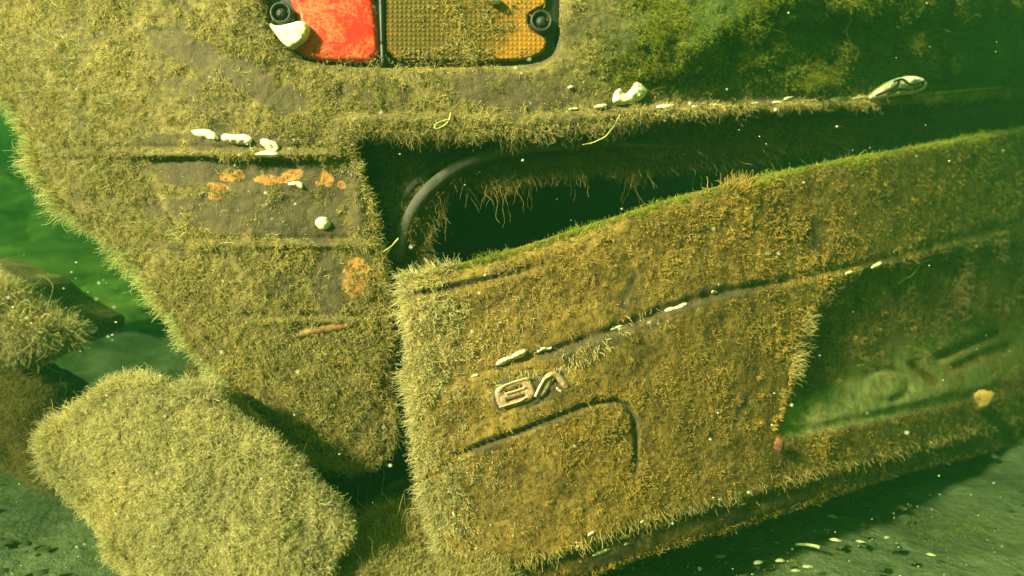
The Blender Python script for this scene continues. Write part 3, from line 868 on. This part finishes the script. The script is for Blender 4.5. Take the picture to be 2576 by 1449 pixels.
pn, oV = plate("badge_character", VV, flat, 0, 0.0065, M['badge'], badge)
pn, bb = plate("badge_base", [(1236, 985), (1262, 955), (1330, 934), (1362, 928), (1392, 922), (1425, 940), (1446, 972), (1430, 990), (1410, 982), (1398, 965), (1385, 985),
                              (1368, 1012), (1300, 1040), (1256, 1040), (1240, 1015)], flat, 0, 0.003, M['rubber'], badge)
def glint_line(pts, r=0.0006, D=-0.0062):  # thin bright tubes painting highlights along the badge's edges
    sp = spline(pts, 24)
    tube("badge_glint", P(sp[:, 0], sp[:, 1], d_lid(sp[:, 0], sp[:, 1]) + D), r, M['badge_glint'], badge, 6)
glint_line([(1252, 985), (1262, 972), (1290, 960), (1320, 952), (1332, 950)])
glint_line([(1272, 990), (1300, 982), (1322, 972)])
glint_line([(1256, 1024), (1285, 1016), (1312, 1008), (1322, 998)])
glint_line([(1346, 998), (1358, 972), (1370, 952), (1386, 944)], 0.0013)
# small dark keyhole stain plate on the flap
plate("lock_cap", rot(rrect(12, 7, 6), 1550, 1085, -30), flat, 0, 0.004, M['plastic'], lid_o)

# ------------------------------------------------------------------ other growth-covered pieces
def d_lump(x, y): return 0.66 + 0.10 * ((x - 620) / 620.0) ** 2 + (1449 - y) / 500.0 * 0.05
piece = Panel([(110, 1100), (150, 1062), (200, 1030), (250, 1000), (280, 965), (345, 950), (420, 975), (480, 990), (545, 985), (600, 1040), (660, 1100),
               (735, 1180), (800, 1240), (860, 1300), (885, 1335), (860, 1375), (820, 1449), (800, 1600), (380, 1600), (330, 1449), (250, 1330), (185, 1240), (120, 1170)],
              d_lump, roll=0.012, thick=0.035, amp=0.006, freq=24, step=7, lump=0.005, jag=12, smooth=1,
              relief=lambda x, y: 0.006 * np.exp(-(dist_line([(735, 1150), (745, 1240), (765, 1330)], x, y)[0] / 22) ** 2))
full = lambda x, y, p: np.clip(1.0 + 0.35 * fbm(p, 26, 3), 0, 1.2)
o = piece.build("bumper_end", M['lump'], None, full)
tag(o, "broad bumper end buried in pale yellow algae, lying at the lower left", "bumper")
grow(piece, 230000, o, M['h_lump'], full, 0.003, 0.009, 0.1, 2.2, (-0.15, 0, 0.1), 14000, 0.022)

stub = Panel([(-200, 640), (-60, 690), (20, 722), (70, 765), (130, 800), (200, 838), (150, 880), (60, 905), (0, 950), (-200, 980)],
             lambda x, y: 1.05 + 0 * x, roll=0.05, thick=0.15, amp=0.01, freq=25, step=10, lump=0.02, jag=10)
o = stub.build("exhaust_box", M['lump'], None, full)
o.name = "wreck_fragment"
tag(o, "rounded algae furred fragment poking in from the left edge of the picture", "wreckage")
grow(stub, 26000, o, M['h_lump'], full, 0.006, 0.016, 0.1, 1.0, (0.1, 0, 0), 5000, 0.030, rad=0.0004)

low = Panel([(-200, 940), (-20, 930), (60, 960), (120, 1010), (170, 1060), (190, 1150), (140, 1230), (60, 1180), (0, 1160), (-200, 1180)],
            lambda x, y: 1.0 + 0 * x, roll=0.05, thick=0.10, amp=0.012, freq=25, step=10, lump=0.02, jag=14)
o = low.build("wreck_fragment", M['dim'], None, full)
tag(o, "dim soft fragment between the bumper end and the left edge of the picture", "wreckage")
grow(low, 40000, o, M['h_dim'], full, 0.004, 0.012, 0.1, 1.6, (0.1, 0, 0), 5000, 0.026)

mound = Panel([(780, 1420), (830, 1385), (900, 1350), (935, 1308), (1000, 1285), (1060, 1290), (1120, 1330), (1200, 1400), (1300, 1480), (1300, 1620), (760, 1620)],
              lambda x, y: 0.70 + (1449 - y) / 2400.0, roll=0.05, thick=0.12, amp=0.010, freq=30, step=8, lump=0.015, jag=10)
o = mound.build("algae_mound", M['body'], None, full)
tag(o, "dim brown algae mound under the tailgate's lower corner", "algae mound")
grow(mound, 80000, o, M['h_body'], full, 0.005, 0.013, -0.2, 1.0, fringe=5000, flen=0.022)

def clumps(host, n, per, mat, parent, box, l0, l1, cover):
    x = RNG.uniform(box[0], box[2], n); y = RNG.uniform(box[1], box[3], n)
    ok = host.fin(x, y); x, y = x[ok], y[ok]
    ok = cover(x, y, host.fsurf(x, y)) > 0.5; x, y = x[ok], y[ok]
    x = np.repeat(x, per); y = np.repeat(y, per)
    sp = np.repeat(RNG.uniform(3, 9, len(x) // per), per)
    x = x + RNG.normal(0, 1, len(x)) * sp; y = y + RNG.normal(0, 0.6, len(y)) * sp
    ok = host.fin(x, y); x, y = x[ok], y[ok]
    p = host.fsurf(x, y)
    q, r = strands(p, host.fnormal(x, y), RNG.uniform(l0, l1, len(x)), 0.7, 1.7, 7, rad=0.00022)
    hair_obj("algae", q, r, mat, parent)
clumps(body, 1500, 34, M['h_body'], b_obj, (0, 0, 1400, 1170), 0.006, 0.015, cov_body)
clumps(lid, 260, 26, M['h_lid'], lid_o, (1050, 450, 2300, 1440), 0.004, 0.011, cov_lid)
clumps(piece, 500, 34, M['h_lump'], bpy.data.objects['bumper_end'], (0, 950, 900, 1449), 0.007, 0.016, full)
# ------------------------------------------------------------------ sponges (cream growths), each its own thing
SP = []
def sponge(label, poly, host, h=0.007, name="sponge", cat="sponge", group="cream sponges on the wreck", mat=None, step=3.0, roll=None):
    pn = Panel(poly, lambda x, y: host.D(x, y) - h * 0.6 - 0.0015, roll=roll or h * 1.1, thick=h + 0.004, amp=h * 0.22, freq=110, step=step * 0.8, smooth=2, jag=2.2)
    o = pn.build(name, mat or M['sponge'])
    return tag(o, label, cat, group)
def elp(cx, cy, rx, ry, an=0, wob=0.12, n=12):
    sd = RNG.random(4) * 6
    out = []
    for k in range(n):
        a = 2 * math.pi * k / n
        r = 1 + wob * math.sin(2 * a + sd[0]) + wob * 0.6 * math.sin(3 * a + sd[1])
        out.append((rx * r * math.cos(a), ry * r * math.sin(a)))
    return rot(out, cx, cy, an)
class LampHost: pass
lh = LampHost(); lh.D = lambda x, y: d_body(x, y) + 0.004
sponge("big cream sponge spread beside the screw on the red lamp lens", [(668, 48), (690, 66), (722, 62), (760, 50), (777, 66), (772, 92), (752, 112), (728, 124), (706, 104), (682, 72)], lh, 0.006)
sponge("cream sponge at the upper edge of the amber lamp lens", elp(1240, -4, 20, 10), lh, 0.006)
sponge("long pointed cream sponge, leftmost of the row on the quarter panel", [(472, 326), (500, 322), (535, 324), (555, 345), (552, 357), (520, 352), (490, 345)], body, 0.010)
sponge("two lobed cream sponge second in the row on the quarter panel", [(553, 338), (568, 332), (590, 336), (622, 334), (640, 350), (630, 366), (600, 366), (572, 362), (556, 354)], body, 0.011)
sponge("plump oval cream sponge at the right end of the quarter panel row", elp(679, 365, 29, 17, 20, 0.05), body, 0.011)
sponge("flat cream sponge tucked under the plump one on the pressed line", [(632, 388), (660, 376), (690, 378), (712, 392), (690, 399), (655, 397)], body, 0.008)
sponge("tadpole shaped cream sponge among orange rust spots", [(716, 462), (740, 453), (760, 456), (768, 470), (760, 480), (745, 474), (726, 468)], body, 0.008)
sponge("round cream sponge disc alone on the dark strip", elp(813, 561, 22, 18, 0, 0.03), body, 0.006)
sponge("heart shaped cream sponge on the ledge right of the lamp", [(1540, 262), (1540, 236), (1556, 218), (1566, 224), (1572, 236), (1584, 222), (1592, 206), (1608, 202), (1628, 220), (1630, 232), (1616, 252), (1590, 262), (1560, 268)], body, 0.009)
sponge("pale smeared sponge left of the heart shaped one", elp(1512, 268, 18, 9, -8), body, 0.006)
sponge("small oval cream sponge right of the heart shaped one", elp(1674, 267, 24, 9, -6), body, 0.008)
sponge("small cream sponge under the lamp's right end", elp(1443, 274, 16, 5, 4), body, 0.006)
sponge("cream sponge on the body seam behind the two pale lobes", elp(1436, 219, 10, 6), body, 0.005)
class SunTilt:      # tilt added so this sponge turns towards the sun and brightens
    def D(s, x, y): return body.D(x, y) - 0.00035 * np.clip(x - 2178, 0, 160) - 0.004
# big striped loop-shaped sponge at right and its tail of little ones
teardrop = sponge("large teardrop cream sponge with dark stripes at the right of the seam", [(2178, 246), (2200, 226), (2225, 208), (2255, 196), (2290, 190), (2320, 194), (2335, 208), (2328, 224), (2300, 234), (2270, 236), (2235, 242), (2200, 250)], SunTilt(), 0.009)
def stripe(pts, h=0.0125, r=0.0020):
    sp = spline(pts, 26)
    o = tube("dark_stripe", P(sp[:, 0], sp[:, 1], SunTilt().D(sp[:, 0], sp[:, 1]) - h), r, M['plastic'], teardrop, 6)
for pts in ([(2250, 205), (2270, 198), (2290, 214), (2308, 210), (2326, 204)], [(2326, 204), (2318, 218), (2300, 224)],
            [(2262, 204), (2256, 218), (2236, 228), (2205, 240)], [(2290, 226), (2262, 224), (2235, 236)]):
    stripe(pts)
for cx, cy, rx, ry, an, lb in ((2165, 245, 26, 5, -8, "slim cream sponge touching the tail of the striped teardrop"),
                               (2120, 246, 22, 4, -5, "thin cream sponge in the middle of the seam row"),
                               (2098, 249, 12, 4, -4, "tiny sponge just left of the thin seam sponge"),
                               (1985, 247, 14, 5, -20, "tiny tilted sponge lifted above the seam row"),
                               (1955, 258, 16, 4, -4, "small flat sponge below the tilted one on the seam"),
                               (1800, 264, 12, 4, -3, "tiny sponge in the left half of the long seam"),
                               (1748, 268, 12, 4, 0, "tiny sponge on the seam nearest the oval one"),
                               (1900, 260, 12, 4, 0, "tiny sponge midway along the long seam")):
    sponge(lb, elp(cx, cy, rx, ry, an), body, 0.005, step=2.2)
# on the tailgate crease
sponge("yellowish sponge half buried at the left end of the crease", elp(1268, 908, 26, 10, -20), lid, 0.007)
sponge("large cream sponge beside the yellowish one on the crease", elp(1304, 892, 23, 13, -28), lid, 0.010)
sponge("knobbly cream sponge cluster right of the large crease sponge", [(1355, 876), (1368, 870), (1378, 874), (1388, 868), (1392, 878), (1380, 884), (1364, 884)], lid, 0.007)
sponge("tiny cream sponge under the knobbly cluster", elp(1357, 884, 8, 5, 0), lid, 0.005, step=2)
sponge("finger shaped cream sponge on the crease above the lock flap", elp(1552, 824, 24, 7, -20, 0.03), lid, 0.008)
sponge("ridged caterpillar shaped cream sponge on the crease", [(1664, 780), (1684, 768), (1700, 768), (1712, 760), (1728, 757), (1736, 766), (1720, 774), (1704, 778), (1690, 784), (1674, 788)], lid, 0.009)
sponge("small round cream sponge past the caterpillar shaped one", elp(1797, 735, 10, 6, -15), lid, 0.006, step=2)
sponge("bright oblong sponge on the tailgate's far upper right rim of the recess", elp(2206, 668, 20, 8, -25), lid, 0.008)
sponge("dull small sponge at the recess rim beside the bright oblong one", elp(2136, 686, 12, 6, -20), lid, 0.006, step=2)
sponge("white sponge lobe lodged inside the V of the badge", elp(1407, 981, 14, 7, 35, 0.03), lid, 0.014)
sponge("small pale sponge on the growth left of the badge", elp(1196, 945, 12, 5, -10), lid, 0.006, step=2)

# rice-like sponges on the lower lip
for cx, cy, rx, ry, an, lb in ((1514, 1376, 24, 8, -22, "longest cream sponge on the tailgate's lower lip"),
                               (1572, 1338, 15, 7, -18, "oval cream sponge above the tailgate lip's middle"),
                               (1577, 1356, 9, 5, -12, "small cream sponge just under the oval one on the lip"),
                               (1401, 1392, 12, 6, -28, "cream sponge low on the left part of the lip"),
                               (1454, 1362, 6, 6, 0, "round tiny sponge on the left of the lip"),
                               (1486, 1330, 11, 6, -25, "pale sponge partly behind hanging algae on the lip"),
                               (1617, 1299, 9, 6, -20, "small sponge against the shaggy fringe of the tailgate"),
                               (1811, 1243, 7, 4, 0, "tiny sponge at the right of the lower lip"),
                               (1797, 1239, 6, 4, 0, "tiny sponge beside its twin near the lip's right end"),
                               (1738, 1262, 6, 4, -10, "lone tiny sponge midway along the lip"),
                               (1870, 1255, 10, 5, -20, "dull sponge at the far right of the lip"),
                               (1310, 1432, 12, 6, -5, "sponge half hidden in algae at the bottom edge of the tailgate"),
                               (1143, 1295, 6, 10, -30, "bright sponge on the tailgate's lower left corner"),
                               (1150, 1330, 5, 7, -20, "yellow tinted sponge under the bright corner one"),
                               (1128, 1232, 5, 9, -20, "small sponge highest on the tailgate's lower left rim")):
    sponge(lb, elp(cx, cy + (13 if cx > 1200 else 0), rx * 1.2, ry * 1.15, an, 0.05), lid, 0.013, step=2.2)

# loose pale strands caught on the ledge
def strand(label, pts, host, r=0.0010, off=0.012, mat=None):
    sp = spline(pts, 26)
    pp = P(sp[:, 0], sp[:, 1], host.D(sp[:, 0], sp[:, 1]) - off + 0.003 * np.sin(np.linspace(0, 9, 26)))
    o = tube("algae_strand", pp, np.linspace(r, r * 0.5, 26), mat or M['sponge'], None, 6)
    tag(o, label, "algae strand", "pale loose strands")
M['strand'] = m_plain('pale strand', (0.45, 0.44, 0.14), 0.7, 0.3, 100, 0.3)
strand("forked pale strand looped on the ledge under the lamp", [(1134, 284), (1130, 304), (1116, 318), (1094, 326), (1090, 318), (1106, 306), (1128, 300)], body, mat=M['strand'])
strand("long curved pale strand hanging from the ledge", [(1560, 288), (1546, 316), (1524, 344), (1490, 360), (1466, 364)], body, mat=M['strand'])
strand("thin straight strand bridging the dark gap", [(1002, 600), (985, 620), (960, 636), (945, 640)], body, off=0.01, mat=M['strand'])
strand("curved pale filament lying right of the recess tuft", [(2342, 652), (2318, 660), (2298, 690), (2260, 712)], lid, mat=M['strand'])
strand("straight bleached stalk trailing right of the striped sponge", [(2350, 234), (2440, 226), (2540, 218)], body, r=0.0018, off=0.006, mat=M['strand'])
def hang(label, pts, D):
    sp = spline(pts, 24)
    o = tube("hanging_strand", P(sp[:, 0], sp[:, 1], D + 0 * sp[:, 0]), np.linspace(0.0014, 0.0006, 24), M['strandb'], None, 6)
    pp = P(sp[:, 0], sp[:, 1], D + 0 * sp[:, 0])
    root = np.repeat(pp, 9, 0); q, r = strands(root, RNG.normal(0, 1, root.shape), RNG.uniform(.002, .006, len(root)), 0.3, 0.8, 4)
    hair_obj("algae", q, r, M['h_dim'], o)
    tag(o, label, "algae strand", "brown strands hanging in the opening")
M['strandb'] = m_plain('brown strand', (0.20, 0.16, 0.06), 0.8, 0.4, 100, 0.3)
hang("brown strand hanging at the left of the dark opening", [(1195, 470), (1215, 490), (1240, 508), (1248, 538)], 0.90)
hang("long straggling brown strand hanging across the middle of the opening", [(1538, 425), (1556, 460), (1566, 492), (1562, 535)], 0.98)
hang("looped brown strand beside the rubber seal", [(1118, 520), (1104, 550), (1084, 580), (1092, 598)], 0.87)

# ------------------------------------------------------------------ lake-bed litter
def on_bed(x, y, h=0.0):
    d = FWD + ((x - 1288.0) / FOC) * RGT - ((y - 724.5) / FOC) * UPV
    t = (CAMZ - h) / -d[2]
    return CAM + d * t
def shell(label, x, y, size, an, kind):
    c = on_bed(x, y, 0.022)
    size = size * 0.62
    V = []; F = []
    if kind == 'clam':
        n, m = 14, 6
        for i in range(m + 1):
            t = i / m
            for k in range(n):
                a = 2 * math.pi * k / n
                r = size * t * (1 + 0.15 * math.cos(a))
                V.append((r * math.cos(a) * 1.35 * (1 + .1 * math.sin(a * 2 + x)), r * math.sin(a) * 0.7 * (1 + .15 * math.cos(a * 3 + y)), size * 0.42 * (1 - t * t) + size * 0.05 * math.sin(i * 3)))
        for i in range(m):
            for k in range(n):
                F.append((i * n + k, i * n + (k + 1) % n, (i + 1) * n + (k + 1) % n, (i + 1) * n + k))
    elif kind == 'snail':
        N, sg = 46, 8
        for i in range(N):
            t = i / (N - 1); a = t * 2 * math.pi * 2.6; R = size * (0.12 + 0.88 * t); r = size * (0.06 + 0.24 * t)
            cx, cz = R * math.cos(a) * 0.72, R * math.sin(a) * 0.72
            for j in range(sg):
                b = 2 * math.pi * j / sg
                V.append((cx + r * math.cos(b) * math.cos(a), -r * math.sin(b) * 0.9, cz + r * math.cos(b) * math.sin(a)))
        for i in range(N - 1):
            for j in range(sg):
                k = (j + 1) % sg
                F.append((i * sg + j, i * sg + k, (i + 1) * sg + k, (i + 1) * sg + j))
        V = [(v[0], v[2] * 0.5 + v[1] * .8, v[1] * 0.6 + v[2] * 0.8 + size * .6) for v in V]
    else:                                  # curved twig-like stick
        N, sg = 12, 7
        for i in range(N):
            t = i / (N - 1); r = size * (0.10 + 0.07 * t)
            for j in range(sg):
                b = 2 * math.pi * j / sg
                V.append((size * (t - 0.5) * 2, size * 0.5 * math.sin(t * 2.2) + r * math.cos(b), size * 0.25 + r * math.sin(b)))
        for i in range(N - 1):
            for j in range(sg):
                k = (j + 1) % sg
                F.append((i * sg + j, i * sg + k, (i + 1) * sg + k, (i + 1) * sg + j))
        F += [tuple(range(sg)), tuple((N - 1) * sg + j for j in range(sg))]
    ca, sa = math.cos(math.radians(an)), math.sin(math.radians(an))
    V = np.array(V)
    V = np.stack([V[:, 0] * ca - V[:, 1] * sa, V[:, 0] * sa + V[:, 1] * ca, V[:, 2]], 1) + c
    nm = {'clam': 'shell', 'snail': 'snail_shell', 'stick': 'twig'}[kind]
    o = mesh_obj(nm, V, F, M['shell'])
    return tag(o, label, {'clam': 'shell', 'snail': 'snail shell', 'stick': 'twig'}[kind], "shell litter on the lake bed")
shell("coiled translucent snail shell at the foot of the tailgate lip", 1703, 1360, 0.0125, 10, 'snail')
shell("large pale snail shell lying beside the lip's right part", 1925, 1285, 0.0150, 160, 'snail')
shell("curved pale twig lying on the dark bed", 2030, 1382, 0.024, -30, 'stick')
for x, y, s, a, lb in ((2092, 1299, .0090, -40, "bright oval shell farthest right of the large snail shell"),
                       (2100, 1358, .0090, -20, "dull oval shell right of the curved twig"),
                       (2163, 1362, .0070, -20, "greenish small shell at the right of the dull oval one"),
                       (1960, 1410, .0085, 10, "pale broken shell below and left of the twig"),
                       (1905, 1415, .0090, 30, "upturned pale shell in the middle of the litter"),
                       (1810, 1400, .0090, 20, "angled shell left of the upturned one"),
                       (2030, 1425, .0080, 0, "flat shell at the bottom edge under the twig"),
                       (2000, 1435, .0070, 10, "yellowish shell near the bottom edge"),
                       (1955, 1365, .0050, -50, "tiny slanted shell above the broken one"),
                       (1650, 1355, .0040, -30, "speck sized shell nearest the coiled snail shell"),
                       (2230, 1352, .0060, 30, "faint shell out on the open bed"),
                       (2340, 1395, .0070, -25, "faint streaky shell at the lower right"),
                       (1560, 1430, .0050, 0, "small green tinted shell in the shade under the lip")):
    shell(lb, x, y, s, a, 'clam')
# crumbs of shell
def crumbs():
    V = []; F = []
    for _ in range(120):
        x = RNG.uniform(1500, 2576); y = RNG.uniform(max(1200, 1449 - (x - 1500) * .33), 1449)
        c = on_bed(x, y, 0.028); s = RNG.uniform(0.0006, 0.0020)
        b = len(V)
        for v in ((1, 0, 0), (-1, 0, 0), (0, .7, 0), (0, -.7, 0), (0, 0, .6), (0, 0, -.6)):
            V.append(c + np.array(v) * s * RNG.uniform(.6, 1.3, 3))
        for f in ((0, 2, 4), (2, 1, 4), (1, 3, 4), (3, 0, 4), (2, 0, 5), (1, 2, 5), (3, 1, 5), (0, 3, 5)):
            F.append(tuple(b + i for i in f))
    tag(mesh_obj("shell_grit", V, F, M['shell'], smooth=False), "scattered pale crumbs of shell on the dark bed", "shell grit", kind='stuff')
crumbs()
def bed_cover():
    V = []; F = []
    n = 260
    x = RNG.uniform(-60, 2640, n); y = RNG.uniform(1040, 1500, n)
    x2 = RNG.uniform(-60, 560, 60); y2 = RNG.uniform(800, 1450, 60)
    for a, b in zip(np.r_[x, x2], np.r_[y, y2]):
        c = on_bed(a, b, 0.012); s = RNG.uniform(0.003, 0.011); o0 = len(V)
        for v in ((1, 0, 0), (-1, 0, 0), (0, 1, 0), (0, -1, 0), (.2, .1, .6), (.7, .7, .3), (-.7, .6, .25), (-.6, -.7, .3), (.7, -.6, .2)):
            V.append(c + np.array(v) * s * RNG.uniform(.7, 1.3, 3))
        for f in ((0, 5, 4), (5, 2, 4), (2, 6, 4), (6, 1, 4), (1, 7, 4), (7, 3, 4), (3, 8, 4), (8, 0, 4)):
            F.append(tuple(o0 + i for i in f))
    tag(mesh_obj("gravel", V, F, m_plain('dark gravel', (0.075, 0.095, 0.045), 0.9, 0.6, 60, 0.5, 0.1)), "dark gravel and silt crumbs strewn over the bed", "gravel", kind='stuff')
    n = 16000
    a = RNG.uniform(-60, 2640, n); b = RNG.uniform(1040, 1500, n)
    p = np.array([on_bed(u, v, 0.012) for u, v in zip(a, b)])
    p = p[fbm(p, 7, 3) > 0.08]
    q, r = strands(p, np.tile(np.array([0, 0, 1.0]), (len(p), 1)), RNG.uniform(.004, .016, len(p)), 0.2, 1.2)
    tag(hair_obj("bed_algae", q, r, M['h_dimgreen'], None), "low dark green-toned algae tufts growing on the bed", "algae")
bed_cover()

def leaf(label, x, y, D, s, an, mat):
    out = [(0, -1), (.35, -.6), (.6, -.1), (.5, .4), (.25, .8), (0, 1), (-.3, .75), (-.55, .35), (-.6, -.1), (-.35, -.65)]
    sp = smooth_poly(out, 1); c = P(float(x), float(y), float(D))
    ca, sa = math.cos(math.radians(an)), math.sin(math.radians(an))
    V = [c + np.array([0, -0.004, 0])]
    for ring in (0.5, 1.0):
        for u, v in sp:
            u, v = u * ring * RNG.uniform(.8, 1.2), v * ring * RNG.uniform(.8, 1.2)
            X, Z = (u * ca - v * sa) * s, (u * sa + v * ca) * s
            V.append(c + np.array([X, -0.004 + 0.25 * s * (u * u) - 0.1 * s * math.sin(v * 3), Z]))
    n = len(sp); F = [(0, 1 + k, 1 + (k + 1) % n) for k in range(n)] + [(1 + k, 1 + n + k, 1 + n + (k + 1) % n, 1 + (k + 1) % n) for k in range(n)]
    o = mesh_obj("leaf", V, F, mat)
    md = o.modifiers.new("t", 'SOLIDIFY'); md.thickness = 0.0012
    tag(o, label, "leaf", "dead leaves")
leaf("curled yellow leaf resting on the tailgate's lower right", 2462, 1008, float(lid.D(np.array(2462.), np.array(1008.))) - 0.01, 0.030, -60, M['leaf'])
leaf("reddish brown leaf at the right edge below the yellow one", 2562, 1052, 1.62, 0.026, -80, M['leaf_red'])
leaf("dark reddish leaf scrap left of the right edge leaf", 2460, 1082, 1.66, 0.018, 20, M['leaf_red'])
leaf("small orange leaf scrap at the recess's lower left corner", 1957, 1118, float(lid.D(np.array(1957.), np.array(1118.))) - 0.008, 0.011, 15, M['leaf_red'])

# boulders out in the green water on the left
def boulder(label, x, y, D, sx, sy, sz, seed, mat):
    import bmesh
    bm = bmesh.new(); bmesh.ops.create_icosphere(bm, subdivisions=5, radius=1)
    V = np.array([v.co[:] for v in bm.verts]); F = [tuple(v.index for v in f.verts) for f in bm.faces]; bm.free()
    V = V * (1 + 0.22 * fbm(V + seed, 1.1, 4) + 0.05 * fbm(V + seed, 6, 3))[:, None] * np.array([sx, sy, sz])
    o = mesh_obj("boulder", V + P(float(x), float(y), float(D)), F, mat)
    tag(o, label, "boulder", "green boulders behind the wreck")
t = NT('mossy stone'); n = t.noise(6, 5, .65)
t.bsdf(t.ramp(n, [(0.35, (0.04, 0.09, 0.015)), (0.65, (0.14, 0.24, 0.04))]), 0.95, t.bump(t.noise(30, 5, .7), 0.6, 0.02), 0.1)
boulder("broad green boulder standing behind the left fragment", 110, 700, 3.3, 0.60, 0.4, 0.16, 3.0, t.m)
boulder("lower rounded green boulder to the right of the broad one", 400, 760, 3.0, 0.34, 0.3, 0.12, 8.0, t.m)
boulder("farthest dim boulder high on the slope behind the others", 240, 640, 4.2, 0.60, 0.35, 0.26, 14.0, t.m)

# suspended particles
def snow():
    V = []; F = []
    base = [(1, 0, 0), (-1, 0, 0), (0, 1, 0), (0, -1, 0), (0, 0, 1), (0, 0, -1)]
    fs = ((0, 2, 4), (2, 1, 4), (1, 3, 4), (3, 0, 4), (2, 0, 5), (1, 2, 5), (3, 1, 5), (0, 3, 5))
    def add(c, s, st=1.0):
        b = len(V)
        for v in base: V.append(c + np.array(v) * s * np.array([st, 1, .8]) * RNG.uniform(.8, 1.2))
        for f in fs: F.append(tuple(b + i for i in f))
    for _ in range(420):
        D = RNG.uniform(0.45, 2.4); x = RNG.uniform(-100, 2676); y = RNG.uniform(-60, 1500)
        add(P(x, y, D), RNG.uniform(0.0004, 0.0009) * (0.6 + D * .5))
    for _ in range(70):
        D = RNG.uniform(0.45, 0.68); x = RNG.uniform(60, 2400); y = RNG.uniform(30, 1420)
        add(P(x, y, D), RNG.uniform(0.0007, 0.0013))
    for _ in range(130):
        D = RNG.uniform(0.5, 1.8); x = RNG.uniform(-50, 560); y = RNG.uniform(650, 1450)
        add(P(x, y, D), RNG.uniform(0.0004, 0.0011), RNG.uniform(1, 2.2))
    o = mesh_obj("floating_particles", V, F, M['snow'])
    tag(o, "fine pale specks drifting in the green water", "particles", kind='stuff')
M['snow'] = m_plain('suspended matter', (0.75, 0.80, 0.62), 0.6, 0.2, 200, 0.0)
snow()
